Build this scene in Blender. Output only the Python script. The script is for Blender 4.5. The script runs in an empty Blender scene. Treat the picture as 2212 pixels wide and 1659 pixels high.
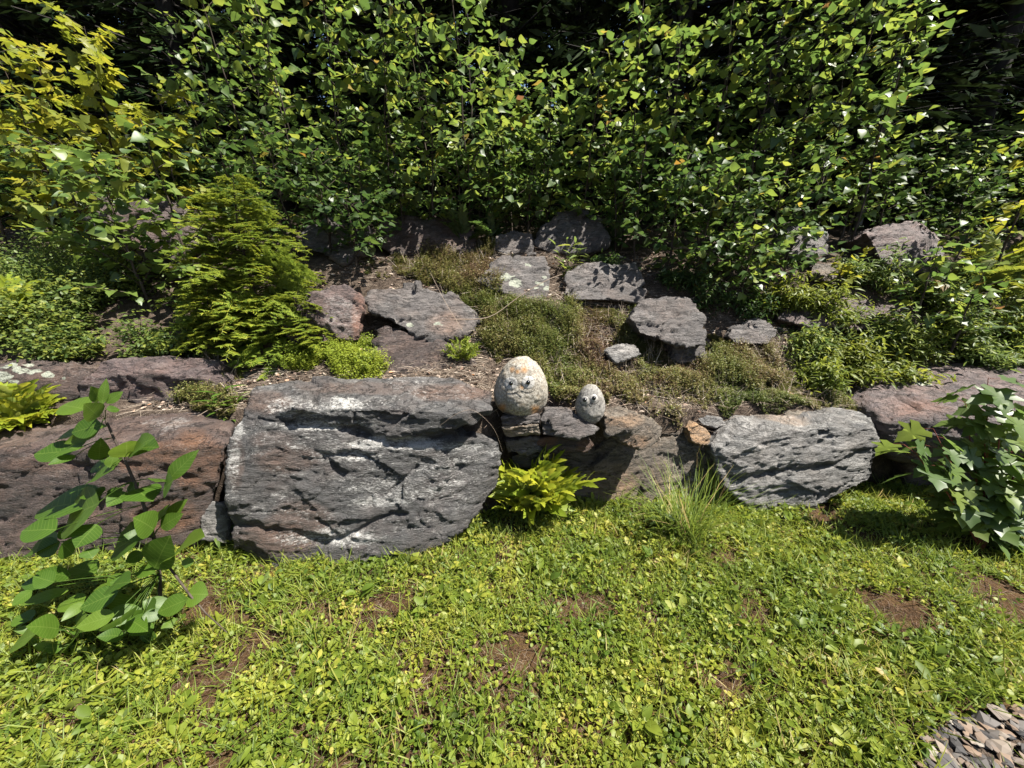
import bpy, bmesh, math, random
import numpy as np
from mathutils import Matrix, Vector

# ------------------------------------------------------------------ camera, sky, sun, exposure
SC = bpy.context.scene
COL = SC.collection
CAM_H, PITCH, LENS = 1.60, math.radians(15.0), 13.5
cam_d = bpy.data.cameras.new('camera'); cam_d.lens = LENS; cam_d.sensor_width = 36.0
cam_d.clip_start = 0.02; cam_d.clip_end = 500.0
cam = bpy.data.objects.new('camera', cam_d); COL.objects.link(cam)
cam.location = (0, 0, CAM_H); cam.rotation_euler = (math.pi/2 - PITCH, 0, 0)
SC.camera = cam

SUN_FROM = np.array([0.47, -0.13, 0.87]); SUN_FROM /= np.linalg.norm(SUN_FROM)
world = bpy.data.worlds.new('World'); SC.world = world; world.use_nodes = True
wn = world.node_tree.nodes; wl = world.node_tree.links
sky = wn.new('ShaderNodeTexSky'); sky.sky_type = 'NISHITA'; sky.sun_disc = False
sky.sun_elevation = math.asin(SUN_FROM[2]); sky.sun_rotation = math.atan2(SUN_FROM[0], SUN_FROM[1])
wn['Background'].inputs['Strength'].default_value = 0.05
wl.new(sky.outputs[0], wn['Background'].inputs['Color'])
sun_d = bpy.data.lights.new('sun', 'SUN'); sun_d.energy = 5.0; sun_d.angle = math.radians(0.53)
sun_d.color = (1.0, 0.95, 0.87)
sun = bpy.data.objects.new('sun', sun_d); COL.objects.link(sun)
sun.rotation_euler = Vector(-SUN_FROM).to_track_quat('-Z', 'Y').to_euler()
sun.location = (6, -3, 12)
vs = SC.view_settings
vs.view_transform = 'Standard'; vs.look = 'None'; vs.gamma = 1.0; vs.use_curve_mapping = False
vs.exposure = 1.8
SC.render.engine = 'CYCLES'
cy = SC.cycles
cy.max_bounces = 6; cy.diffuse_bounces = 3; cy.glossy_bounces = 2; cy.transmission_bounces = 4
cy.transparent_max_bounces = 4; cy.use_denoising = True
cy.sample_clamp_indirect = 4.0
SC.render.filter_size = 1.05

# ------------------------------------------------------------------ helpers: picture frame, noise, meshes
F = 2212 * LENS / 36.0
CP, SP = math.cos(PITCH), math.sin(PITCH)
def ray(x, y):
    u = (x - 1106.0) / F; v = (829.5 - y) / F
    return np.array([u, CP + v*SP, -SP + v*CP])
def P(x, y, Y):                       # the point at depth Y along the sight line through a spot of the photograph
    d = ray(x, y); return np.array([0, 0, CAM_H]) + d * (Y / d[1])
def proj(V):
    V = np.asarray(V, float); rx = V[..., 0]; ry = V[..., 1]; rz = V[..., 2] - CAM_H
    dep = np.maximum(ry*CP - rz*SP, 1e-3); up = ry*SP + rz*CP
    return 1106 + F*rx/dep, 829.5 - F*up/dep

def _h(ix, iy, iz, s):
    n = (ix.astype(np.uint32)*np.uint32(374761393) + iy.astype(np.uint32)*np.uint32(668265263)
         + iz.astype(np.uint32)*np.uint32(2147483647) + np.uint32(s*1274126177 & 0xffffffff))
    n = (n ^ (n >> np.uint32(13))) * np.uint32(1274126177)
    n = (n ^ (n >> np.uint32(15))) * np.uint32(2246822519)
    return ((n ^ (n >> np.uint32(16))) & np.uint32(0xffffff)).astype(np.float64) / 0x7fffff - 1.0
def vnoise(p, s=0):
    f = np.floor(p); i = f.astype(np.int64); t = p - f; t = t*t*t*(t*(t*6-15)+10)
    r = 0
    for dx in (0, 1):
        wx = t[:, 0] if dx else 1-t[:, 0]
        for dy in (0, 1):
            wy = t[:, 1] if dy else 1-t[:, 1]
            for dz in (0, 1):
                wz = t[:, 2] if dz else 1-t[:, 2]
                r = r + wx*wy*wz*_h(i[:, 0]+dx, i[:, 1]+dy, i[:, 2]+dz, s)
    return r
def fbm(p, octv=4, s=0, gain=0.5):
    p = np.asarray(p, float); a, r = 1.0, 0
    for k in range(octv):
        r = r + a*vnoise(p*(2.03**k) + 17.3*k, s+k); a *= gain
    return r
def ridged(p, octv=3, s=0):
    a, r = 1.0, 0
    for k in range(octv):
        r = r + a*(1-2*np.abs(vnoise(p*(2.1**k) + 9.1*k, s+k))); a *= 0.5
    return r

def mesh_np(name, V, faces, mat=None, smooth=True, attrs=None):
    """faces: list of int arrays (n,3) or (n,4)"""
    me = bpy.data.meshes.new(name)
    V = np.asarray(V, np.float32)
    me.vertices.add(len(V)); me.vertices.foreach_set('co', V.ravel())
    tot = [np.full(len(f), f.shape[1], np.int32) for f in faces if len(f)]
    loops = np.concatenate([f.ravel() for f in faces if len(f)]).astype(np.int32)
    tot = np.concatenate(tot); start = np.concatenate([[0], np.cumsum(tot)[:-1]]).astype(np.int32)
    me.loops.add(len(loops)); me.loops.foreach_set('vertex_index', loops)
    me.polygons.add(len(tot)); me.polygons.foreach_set('loop_start', start)
    me.polygons.foreach_set('use_smooth', np.full(len(tot), smooth))
    me.update(calc_edges=True)
    for k, a in (attrs or {}).items():
        at = me.attributes.new(k, 'FLOAT', 'POINT'); at.data.foreach_set('value', np.asarray(a, np.float32))
    if mat: me.materials.append(mat)
    return me
def link(name, data, parent=None, loc=None):
    o = bpy.data.objects.new(name, data); COL.objects.link(o)
    if parent: o.parent = parent
    if loc is not None: o.location = tuple(float(c) for c in loc)
    return o
def tag(o, label=None, cat=None, group=None, kind=None):
    if label: o['label'] = label
    if cat: o['category'] = cat
    if group: o['group'] = group
    if kind: o['kind'] = kind
    return o
def thing(name, label, cat, loc, group=None):
    return tag(link(name, None, None, loc), label, cat, group)

class MB:                              # gathers shapes into one mesh
    def __init__(s): s.V = []; s.Q = []; s.T = []; s.A = []; s.n = 0
    def add(s, V, Q=None, T=None, tint=0.0):
        V = np.asarray(V, float)
        if Q is not None and len(Q): s.Q.append(np.asarray(Q) + s.n)
        if T is not None and len(T): s.T.append(np.asarray(T) + s.n)
        s.V.append(V); s.A.append(np.broadcast_to(np.asarray(tint, float), (len(V),))); s.n += len(V)
    def tube(s, pts, rad, sides=5, tint=0.0):
        pts = np.asarray(pts, float); n = len(pts); rad = np.broadcast_to(np.asarray(rad, float), (n,))
        tg = np.gradient(pts, axis=0); tg /= np.linalg.norm(tg, axis=1)[:, None] + 1e-9
        ref = np.array([0.31, 0.17, 0.93]) if abs(tg[0, 2]) < 0.8 else np.array([0.93, 0.31, 0.1])
        a = np.cross(tg, ref); a /= np.linalg.norm(a, axis=1)[:, None] + 1e-9; b = np.cross(tg, a)
        th = np.arange(sides)*2*math.pi/sides
        V = (pts[:, None, :] + rad[:, None, None]*(np.cos(th)[None, :, None]*a[:, None, :] + np.sin(th)[None, :, None]*b[:, None, :])).reshape(-1, 3)
        i = np.arange(n-1)[:, None]*sides; j = np.arange(sides)[None, :]; k = (j+1) % sides
        Q = np.stack([i+j, i+k, i+sides+k, i+sides+j], -1).reshape(-1, 4)
        s.add(V, Q, tint=tint)
    def scatter(s, tpl, pos, R, sc, tint=0.0):
        """tpl=(V,Q,T); pos (n,3); R (n,3,3); sc (n,) or (n,3)"""
        TV, TQ, TT = tpl; n = len(pos)
        if n == 0: return
        sc = np.asarray(sc, float); sc = sc[:, None] if sc.ndim == 1 else sc
        L = TV[None]*np.broadcast_to(sc, (n, 3))[:, None, :]
        V = (np.einsum('nij,nkj->nki', R, L) + pos[:, None, :]).reshape(-1, 3)
        off = (np.arange(n)*len(TV))[:, None, None]
        Q = (TQ[None]+off).reshape(-1, 4) if len(TQ) else None
        T = (TT[None]+off).reshape(-1, 3) if len(TT) else None
        tn = np.repeat(np.broadcast_to(np.asarray(tint, float), (n,)), len(TV))
        s.add(V, Q, T, tint=tn)
    def mesh(s, name, mat, smooth=True, origin=(0, 0, 0)):
        V = np.concatenate(s.V) - np.asarray(origin, float)
        fs = []
        if s.Q: fs.append(np.concatenate(s.Q))
        if s.T: fs.append(np.concatenate(s.T))
        return mesh_np(name, V, fs, mat, smooth, {'tint': np.concatenate(s.A)})

def frames(d, n):                      # rotation matrices whose Y column is d and whose Z column is near n
    d = d/(np.linalg.norm(d, axis=-1, keepdims=True)+1e-9)
    x = np.cross(d, n); x /= np.linalg.norm(x, axis=-1, keepdims=True)+1e-9
    z = np.cross(x, d)
    return np.stack([x, d, z], -1)

def leaf_tpl(ts, ws, fold=0.25, curl=0.15, wave=0.0, seed=0, ln=1.0):
    rg = np.random.default_rng(seed); V = []; Q = []; T = []
    rows = []
    for t, w in zip(ts, ws):
        z = -curl*t*t + wave*rg.normal()
        if w <= 1e-4:
            V.append((0, t*ln, z)); rows.append((len(V)-1,)*3)
        else:
            b = wave*rg.normal(size=2)
            V += [(-w, t*ln, z+fold*w+b[0]), (0, t*ln, z), (w, t*ln, z+fold*w+b[1])]
            rows.append((len(V)-3, len(V)-2, len(V)-1))
    for a, b in zip(rows[:-1], rows[1:]):
        for k in (0, 1):
            q = [a[k], a[k+1], b[k+1], b[k]]
            u = list(dict.fromkeys(q))
            if len(u) == 4: Q.append(u)
            elif len(u) == 3: T.append(u)
    return np.array(V, float), np.array(Q, int).reshape(-1, 4), np.array(T, int).reshape(-1, 3)

# ------------------------------------------------------------------ materials
def new_mat(name):
    m = bpy.data.materials.new(name); m.use_nodes = True
    nt = m.node_tree; nt.nodes.clear()
    return m, nt, nt.nodes, nt.links
def N(nt, t, **kw):
    n = nt.nodes.new(t)
    for k, v in kw.items():
        if k in n.inputs.keys(): n.inputs[k].default_value = v
        else: setattr(n, k, v)
    return n
def ramp(nt, stops, interp='LINEAR'):
    r = nt.nodes.new('ShaderNodeValToRGB'); cr = r.color_ramp; cr.interpolation = interp
    while len(cr.elements) < len(stops): cr.elements.new(0.5)
    for e, (p, c) in zip(cr.elements, stops):
        e.position = p; e.color = (*c, 1) if len(c) == 3 else c
    return r
def mixc(nt, a, b, f, mode='MIX'):
    m = nt.nodes.new('ShaderNodeMix'); m.data_type = 'RGBA'; m.blend_type = mode
    for s, v in ((m.inputs[6], a), (m.inputs[7], b), (m.inputs[0], f)):
        if hasattr(v, 'links'): nt.links.new(v, s)
        else: s.default_value = (*v, 1) if isinstance(v, tuple) and len(v) == 3 else v
    return m.outputs[2]
def mth(nt, op, a, b=None, c=None, clamp=False):
    m = nt.nodes.new('ShaderNodeMath'); m.operation = op; m.use_clamp = clamp
    for s, v in zip(m.inputs, (a, b, c)):
        if v is None: continue
        if hasattr(v, 'links'): nt.links.new(v, s)
        else: s.default_value = v
    return m.outputs[0]

def leaf_mat(name, stops, transl=0.42, rough=0.5, spec=0.28, vary=1.0, veins=False):
    """stops: colours of the leaf over a 0..1 tint"""
    m, nt, n, l = new_mat(name)
    oi = N(nt, 'ShaderNodeObjectInfo'); at = N(nt, 'ShaderNodeAttribute', attribute_name='tint')
    f = mth(nt, 'FRACT', mth(nt, 'ADD', mth(nt, 'MULTIPLY', oi.outputs['Random'], vary), at.outputs['Fac']))
    r = ramp(nt, stops); l.new(f, r.inputs[0])
    ge = N(nt, 'ShaderNodeNewGeometry')
    tc = N(nt, 'ShaderNodeTexCoord')
    nz = N(nt, 'ShaderNodeTexNoise', Scale=35.0, Detail=2.0); l.new(tc.outputs['Object'], nz.inputs['Vector'])
    c = mixc(nt, r.outputs[0], (0.0, 0.0, 0.0), mth(nt, 'MULTIPLY', nz.outputs[0], 0.35))
    if veins:                             # leaf objects carry their own axes: midrib along Y, side veins slanting off it
        sx = N(nt, 'ShaderNodeSeparateXYZ'); l.new(tc.outputs['Object'], sx.inputs[0]); ax_ = mth(nt, 'ABSOLUTE', sx.outputs[0])
        vn = mth(nt, 'SINE', mth(nt, 'MULTIPLY', mth(nt, 'SUBTRACT', sx.outputs[1], mth(nt, 'MULTIPLY', ax_, 0.75)), 62.0))
        vf = mth(nt, 'MAXIMUM', mth(nt, 'GREATER_THAN', vn, 0.93), mth(nt, 'LESS_THAN', ax_, 0.009))
        c = mixc(nt, c, (0.14, 0.20, 0.04), mth(nt, 'MULTIPLY', vf, 0.4))
    under = mixc(nt, c, (0.20, 0.24, 0.14), 0.22)
    c2 = mixc(nt, c, under, ge.outputs['Backfacing'])
    b = N(nt, 'ShaderNodeBsdfPrincipled', Roughness=rough); b.inputs['Specular IOR Level'].default_value = spec
    l.new(c2, b.inputs['Base Color'])
    t = N(nt, 'ShaderNodeBsdfTranslucent')
    hs = N(nt, 'ShaderNodeHueSaturation', Hue=0.49, Saturation=1.0, Value=1.9); l.new(c, hs.inputs['Color'])
    l.new(hs.outputs[0], t.inputs['Color'])
    mx = N(nt, 'ShaderNodeMixShader', Fac=transl); l.new(b.outputs[0], mx.inputs[1]); l.new(t.outputs[0], mx.inputs[2])
    o = N(nt, 'ShaderNodeOutputMaterial'); l.new(mx.outputs[0], o.inputs[0])
    return m

def bark_mat(name, c1, c2, scale=30.0):
    m, nt, n, l = new_mat(name)
    tc = N(nt, 'ShaderNodeTexCoord'); mp = N(nt, 'ShaderNodeMapping'); mp.inputs['Scale'].default_value = (1, 1, 0.25)
    l.new(tc.outputs['Object'], mp.inputs[0])
    nz = N(nt, 'ShaderNodeTexNoise', Scale=scale, Detail=4.0); l.new(mp.outputs[0], nz.inputs['Vector'])
    r = ramp(nt, [(0.35, c1), (0.65, c2)]); l.new(nz.outputs[0], r.inputs[0])
    bp = N(nt, 'ShaderNodeBump', Strength=0.5, Distance=0.01); l.new(nz.outputs[0], bp.inputs['Height'])
    b = N(nt, 'ShaderNodeBsdfPrincipled', Roughness=0.85); b.inputs['Specular IOR Level'].default_value = 0.2
    l.new(r.outputs[0], b.inputs['Base Color']); l.new(bp.outputs[0], b.inputs['Normal'])
    o = N(nt, 'ShaderNodeOutputMaterial'); l.new(b.outputs[0], o.inputs[0])
    return m

def rock_mat(name, dark, mid, light, stain, tilt=(0.1, 0.15, 0.0), streak=0.5, stain_amt=0.35, fine=1.0, lich=(0.30, 0.315, 0.25)):
    """foliated rock: dark/mid/light mineral bands, iron stain, quartz and lichen where the mesh carries them"""
    m, nt, n, l = new_mat(name)
    tc = N(nt, 'ShaderNodeTexCoord'); oi = N(nt, 'ShaderNodeObjectInfo')
    off = nt.nodes.new('ShaderNodeVectorMath'); off.operation = 'ADD'
    l.new(tc.outputs['Object'], off.inputs[0]); l.new(oi.outputs['Location'], off.inputs[1])
    mp = N(nt, 'ShaderNodeMapping'); mp.inputs['Rotation'].default_value = tilt; mp.inputs['Scale'].default_value = (1.0, 1.0, 4.5)
    l.new(off.outputs[0], mp.inputs[0])
    band = N(nt, 'ShaderNodeTexNoise', Scale=7.0, Detail=9.0, Roughness=0.68, Distortion=0.6); l.new(mp.outputs[0], band.inputs['Vector'])
    blot = N(nt, 'ShaderNodeTexNoise', Scale=2.6, Detail=5.0, Roughness=0.6); l.new(off.outputs[0], blot.inputs['Vector'])
    fin = N(nt, 'ShaderNodeTexNoise', Scale=55.0, Detail=6.0, Roughness=0.7); l.new(mp.outputs[0], fin.inputs['Vector'])
    r = ramp(nt, [(0.30, dark), (0.52, mid), (0.70, light)]); l.new(band.outputs[0], r.inputs[0])
    c = r.outputs[0]
    # dark weathering blotches
    wb = ramp(nt, [(0.40, (0, 0, 0)), (0.62, (1, 1, 1))]); l.new(blot.outputs[0], wb.inputs[0])
    c = mixc(nt, c, tuple(0.55*x for x in mid), mth(nt, 'MULTIPLY', wb.outputs[0], 0.55))
    # iron stain
    ra = N(nt, 'ShaderNodeAttribute', attribute_name='rust')
    blot2 = N(nt, 'ShaderNodeTexNoise', Scale=4.2, Detail=6.0, Roughness=0.65)
    o2 = nt.nodes.new('ShaderNodeVectorMath'); o2.operation = 'ADD'; o2.inputs[1].default_value = (7.7, 3.1, 5.9)
    l.new(off.outputs[0], o2.inputs[0]); l.new(o2.outputs[0], blot2.inputs['Vector'])
    sm = ramp(nt, [(0.44, (0, 0, 0)), (0.68, (1, 1, 1))]); l.new(blot2.outputs[0], sm.inputs[0])
    sf = mth(nt, 'ADD', mth(nt, 'MULTIPLY', sm.outputs[0], stain_amt), mth(nt, 'MULTIPLY', ra.outputs['Fac'], mth(nt, 'ADD', mth(nt, 'MULTIPLY', blot2.outputs[0], 1.1), 0.25)), clamp=True)
    stc = mixc(nt, stain, tuple(min(1, 1.9*x) for x in stain), fin.outputs[0])
    c = mixc(nt, c, stc, mth(nt, 'MULTIPLY', sf, 0.85))
    # quartz flecks along the foliation
    qa = N(nt, 'ShaderNodeAttribute', attribute_name='quartz')
    mq = N(nt, 'ShaderNodeMapping'); mq.inputs['Rotation'].default_value = tilt; mq.inputs['Scale'].default_value = (1.0, 1.0, 3.0)
    l.new(o2.outputs[0], mq.inputs[0])
    qn = N(nt, 'ShaderNodeTexNoise', Scale=34.0, Detail=8.0, Roughness=0.8, Distortion=0.9); l.new(mq.outputs[0], qn.inputs['Vector'])
    qb = N(nt, 'ShaderNodeTexNoise', Scale=3.5, Detail=3.0); l.new(mq.outputs[0], qb.inputs['Vector'])
    qf = mth(nt, 'ADD', qn.outputs[0], mth(nt, 'ADD', mth(nt, 'MULTIPLY', qa.outputs['Fac'], 0.135), mth(nt, 'MULTIPLY', mth(nt, 'SUBTRACT', qb.outputs[0], 0.5), 0.35)))
    qr = ramp(nt, [(0.57, (0, 0, 0)), (0.69, (1, 1, 1))]); l.new(qf, qr.inputs[0])
    c = mixc(nt, c, (0.50, 0.49, 0.46), mth(nt, 'MULTIPLY', qr.outputs[0], streak))
    # crustose lichen
    la = N(nt, 'ShaderNodeAttribute', attribute_name='lichen')
    ln_ = N(nt, 'ShaderNodeTexNoise', Scale=30.0, Detail=4.0); l.new(off.outputs[0], ln_.inputs['Vector'])
    lr = ramp(nt, [(0.50, (0, 0, 0)), (0.60, (1, 1, 1))])
    l.new(mth(nt, 'ADD', mth(nt, 'MULTIPLY', la.outputs['Fac'], 0.55), mth(nt, 'MULTIPLY', ln_.outputs[0], 0.5)), lr.inputs[0])
    lf = mth(nt, 'MULTIPLY', lr.outputs[0], mth(nt, 'GREATER_THAN', la.outputs['Fac'], 0.02))
    c = mixc(nt, c, lich, lf)
    # thin partings along the foliation and grain-sized speckle
    mc = N(nt, 'ShaderNodeMapping'); mc.inputs['Rotation'].default_value = tilt; mc.inputs['Scale'].default_value = (1.0, 1.0, 3.2)
    l.new(off.outputs[0], mc.inputs[0])
    cn = N(nt, 'ShaderNodeTexNoise', Scale=6.0, Detail=6.0, Roughness=0.62, Distortion=0.4); l.new(mc.outputs[0], cn.inputs['Vector'])
    cl = ramp(nt, [(0.0, (1, 1, 1)), (0.022, (0, 0, 0))]); l.new(mth(nt, 'ABSOLUTE', mth(nt, 'SUBTRACT', cn.outputs[0], 0.5)), cl.inputs[0])
    c = mixc(nt, c, tuple(0.35*x for x in dark), mth(nt, 'MULTIPLY', cl.outputs[0], 0.55))
    sp = N(nt, 'ShaderNodeTexNoise', Scale=140.0, Detail=3.0, Roughness=0.8); l.new(mc.outputs[0], sp.inputs['Vector'])
    spr = ramp(nt, [(0.30, (0.45, 0.45, 0.45)), (0.55, (1, 1, 1)), (0.75, (1.9, 1.9, 1.9))]); l.new(sp.outputs[0], spr.inputs[0])
    c = mixc(nt, c, spr.outputs[0], 0.75, 'MULTIPLY')
    hgt = mth(nt, 'ADD', mth(nt, 'MULTIPLY', band.outputs[0], 1.0), mth(nt, 'MULTIPLY', fin.outputs[0], 0.6*fine))
    hgt = mth(nt, 'ADD', hgt, mth(nt, 'SUBTRACT', mth(nt, 'MULTIPLY', sp.outputs[0], 0.12), mth(nt, 'MULTIPLY', cl.outputs[0], 0.35)))
    bp = N(nt, 'ShaderNodeBump', Strength=1.0, Distance=0.034); l.new(hgt, bp.inputs['Height'])
    b = N(nt, 'ShaderNodeBsdfPrincipled', Roughness=0.62); b.inputs['Specular IOR Level'].default_value = 0.45
    rr = ramp(nt, [(0.3, (0.45, 0.45, 0.45)), (0.7, (0.8, 0.8, 0.8))]); l.new(fin.outputs[0], rr.inputs[0]); l.new(rr.outputs[0], b.inputs['Roughness'])
    l.new(c, b.inputs['Base Color']); l.new(bp.outputs[0], b.inputs['Normal'])
    o = N(nt, 'ShaderNodeOutputMaterial'); l.new(b.outputs[0], o.inputs[0])
    return m

def soil_mat(name, stops, scale=14.0):
    m, nt, n, l = new_mat(name)
    tc = N(nt, 'ShaderNodeTexCoord')
    a = N(nt, 'ShaderNodeTexNoise', Scale=scale, Detail=8.0, Roughness=0.7); l.new(tc.outputs['Object'], a.inputs['Vector'])
    b_ = N(nt, 'ShaderNodeTexNoise', Scale=scale*9, Detail=4.0); l.new(tc.outputs['Object'], b_.inputs['Vector'])
    r = ramp(nt, stops); l.new(mth(nt, 'ADD', mth(nt, 'MULTIPLY', a.outputs[0], 0.6), mth(nt, 'MULTIPLY', b_.outputs[0], 0.4)), r.inputs[0])
    bp = N(nt, 'ShaderNodeBump', Strength=1.0, Distance=0.02); l.new(b_.outputs[0], bp.inputs['Height'])
    b = N(nt, 'ShaderNodeBsdfPrincipled', Roughness=0.95); b.inputs['Specular IOR Level'].default_value = 0.1
    l.new(r.outputs[0], b.inputs['Base Color']); l.new(bp.outputs[0], b.inputs['Normal'])
    o = N(nt, 'ShaderNodeOutputMaterial'); l.new(b.outputs[0], o.inputs[0])
    return m

def plain_mat(name, col, rough=0.6, spec=0.4, tintstops=None):
    m, nt, n, l = new_mat(name)
    b = N(nt, 'ShaderNodeBsdfPrincipled', Roughness=rough); b.inputs['Specular IOR Level'].default_value = spec
    if tintstops:
        oi = N(nt, 'ShaderNodeObjectInfo'); at = N(nt, 'ShaderNodeAttribute', attribute_name='tint')
        r = ramp(nt, tintstops); l.new(mth(nt, 'FRACT', mth(nt, 'ADD', oi.outputs['Random'], at.outputs['Fac'])), r.inputs[0]); l.new(r.outputs[0], b.inputs['Base Color'])
    else:
        tc = N(nt, 'ShaderNodeTexCoord'); nz = N(nt, 'ShaderNodeTexNoise', Scale=60.0, Detail=3.0); l.new(tc.outputs['Object'], nz.inputs['Vector'])
        l.new(mixc(nt, col, tuple(0.7*x for x in col), nz.outputs[0]), b.inputs['Base Color'])
    o = N(nt, 'ShaderNodeOutputMaterial'); l.new(b.outputs[0], o.inputs[0])
    return m

M = {}
M['grey'] = rock_mat('schist_grey', (0.0332, 0.0326, 0.0337), (0.0830, 0.0803, 0.0789), (0.1881, 0.1790, 0.1684), (0.075, 0.043, 0.029), tilt=(0.05, -0.12, 0), streak=0.75, stain_amt=0.25)
M['silver'] = rock_mat('schist_silver', (0.0551, 0.0540, 0.0544), (0.1652, 0.1599, 0.1519), (0.3745, 0.3564, 0.3352), (0.1763, 0.1188, 0.0733), tilt=(0.1, 0.15, 0), streak=0.7, stain_amt=0.12)
M['rusty'] = rock_mat('schist_rusty', (0.032, 0.024, 0.022), (0.075, 0.053, 0.046), (0.150, 0.110, 0.090), (0.105, 0.048, 0.021), tilt=(0.0, 0.1, 0), streak=0.3, stain_amt=0.3)
M['purple'] = rock_mat('schist_purple', (0.0446, 0.0331, 0.0321), (0.1041, 0.0759, 0.0716), (0.1884, 0.1458, 0.1320), (0.1487, 0.0729, 0.0471), tilt=(0.1, -0.3, 0), streak=0.28, stain_amt=0.3)
M['slab'] = rock_mat('schist_slab', (0.0446, 0.0398, 0.0386), (0.1091, 0.0972, 0.0925), (0.1983, 0.1798, 0.1650), (0.1388, 0.0875, 0.0613), tilt=(0.2, 0.25, 0), streak=0.35, stain_amt=0.25)
M['brown'] = rock_mat('gneiss_brown', (0.0551, 0.0453, 0.0356), (0.1322, 0.1080, 0.0818), (0.2424, 0.1998, 0.1519), (0.1763, 0.1026, 0.0524), tilt=(1.2, 0.3, 0), streak=0.25, stain_amt=0.3)
M['tan'] = rock_mat('gneiss_tan', (0.0955, 0.0796, 0.0590), (0.2100, 0.1778, 0.1362), (0.3437, 0.2995, 0.2361), (0.2482, 0.1404, 0.0636), tilt=(0.3, 0.5, 0), streak=0.3, stain_amt=0.3)
M['soil'] = soil_mat('bank_soil', [(0.30, (0.018, 0.013, 0.010)), (0.5, (0.06, 0.045, 0.034)), (0.68, (0.14, 0.11, 0.085))])
M['lawn_soil'] = soil_mat('lawn_soil', [(0.32, (0.012, 0.008, 0.004)), (0.5, (0.05, 0.028, 0.014)), (0.68, (0.085, 0.055, 0.022))], 10.0)
M['forest_soil'] = soil_mat('forest_soil', [(0.3, (0.008, 0.006, 0.004)), (0.5, (0.02, 0.015, 0.010)), (0.7, (0.04, 0.03, 0.02))], 5.0)
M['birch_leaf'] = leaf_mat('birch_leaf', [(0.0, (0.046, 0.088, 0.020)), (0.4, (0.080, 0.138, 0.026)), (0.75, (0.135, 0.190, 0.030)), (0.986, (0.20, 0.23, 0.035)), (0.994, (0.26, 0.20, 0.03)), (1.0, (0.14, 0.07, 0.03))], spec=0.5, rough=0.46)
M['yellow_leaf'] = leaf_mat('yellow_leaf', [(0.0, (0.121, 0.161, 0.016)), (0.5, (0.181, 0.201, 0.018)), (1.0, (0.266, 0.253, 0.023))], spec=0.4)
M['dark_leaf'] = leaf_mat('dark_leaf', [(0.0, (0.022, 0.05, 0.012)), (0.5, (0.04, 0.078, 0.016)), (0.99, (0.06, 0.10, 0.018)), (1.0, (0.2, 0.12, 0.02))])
M['shrub_leaf'] = leaf_mat('shrub_leaf', [(0.0, (0.060, 0.102, 0.026)), (0.6, (0.121, 0.168, 0.036)), (1.0, (0.202, 0.228, 0.036))])
M['ash_leaf'] = leaf_mat('ash_leaf', [(0.0, (0.042, 0.092, 0.010)), (0.6, (0.062, 0.122, 0.013)), (1.0, (0.095, 0.155, 0.016))], transl=0.42, rough=0.46, spec=0.3, veins=True)
M['maple_leaf'] = leaf_mat('maple_leaf', [(0.0, (0.062, 0.110, 0.026)), (0.6, (0.095, 0.148, 0.030)), (1.0, (0.15, 0.195, 0.035))], rough=0.42, spec=0.4)
M['fern_leaf'] = leaf_mat('fern_leaf', [(0.0, (0.17, 0.235, 0.020)), (0.6, (0.25, 0.29, 0.024)), (1.0, (0.34, 0.34, 0.03))], transl=0.42)
M['fern_green'] = leaf_mat('fern_green', [(0.0, (0.086, 0.125, 0.020)), (0.6, (0.137, 0.169, 0.022)), (1.0, (0.201, 0.213, 0.025))], transl=0.4)
M['hemlock'] = leaf_mat('hemlock_needles', [(0.0, (0.103, 0.165, 0.023)), (0.6, (0.176, 0.231, 0.026)), (1.0, (0.290, 0.297, 0.030))], transl=0.35)
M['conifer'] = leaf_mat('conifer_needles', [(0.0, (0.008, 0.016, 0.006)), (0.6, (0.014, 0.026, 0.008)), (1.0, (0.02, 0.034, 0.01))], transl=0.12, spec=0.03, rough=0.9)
M['cover'] = leaf_mat('ground_cover', [(0.0, (0.058, 0.105, 0.012)), (0.35, (0.130, 0.178, 0.019)), (0.7, (0.240, 0.262, 0.032)), (0.93, (0.35, 0.325, 0.06)), (1.0, (0.25, 0.17, 0.06))], transl=0.36, vary=0.0)
M['grass'] = leaf_mat('grass_blade', [(0.0, (0.083, 0.132, 0.019)), (0.5, (0.152, 0.204, 0.026)), (0.85, (0.235, 0.240, 0.036)), (1.0, (0.414, 0.300, 0.144))], transl=0.35, vary=0.0)
M['thyme'] = leaf_mat('thyme', [(0.0, (0.075, 0.105, 0.022)), (0.3, (0.115, 0.130, 0.030)), (0.55, (0.155, 0.140, 0.045)), (0.78, (0.15, 0.105, 0.055)), (1.0, (0.085, 0.045, 0.036))], transl=0.22, vary=0.0)
M['spurge'] = leaf_mat('spurge', [(0.0, (0.145, 0.216, 0.024)), (1.0, (0.264, 0.300, 0.036))], transl=0.35)
M['straw'] = plain_mat('straw', (0.3, 0.25, 0.18), 0.8, 0.2, [(0.0, (0.14, 0.10, 0.075)), (0.5, (0.26, 0.205, 0.155)), (1.0, (0.42, 0.36, 0.29))])
M['litter'] = plain_mat('leaf_litter', (0.3, 0.2, 0.1), 0.8, 0.2, [(0.0, (0.11, 0.065, 0.045)), (0.4, (0.24, 0.18, 0.14)), (0.8, (0.40, 0.34, 0.28)), (1.0, (0.30, 0.14, 0.06))])
M['bark'] = bark_mat('sapling_bark', (0.025, 0.018, 0.014), (0.07, 0.055, 0.042))
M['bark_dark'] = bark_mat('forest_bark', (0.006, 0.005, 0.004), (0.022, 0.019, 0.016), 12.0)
M['bark_pale'] = bark_mat('birch_bark', (0.05, 0.05, 0.045), (0.16, 0.155, 0.15), 9.0)
M['red_stem'] = bark_mat('red_stem', (0.12, 0.03, 0.025), (0.18, 0.06, 0.04))

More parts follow.
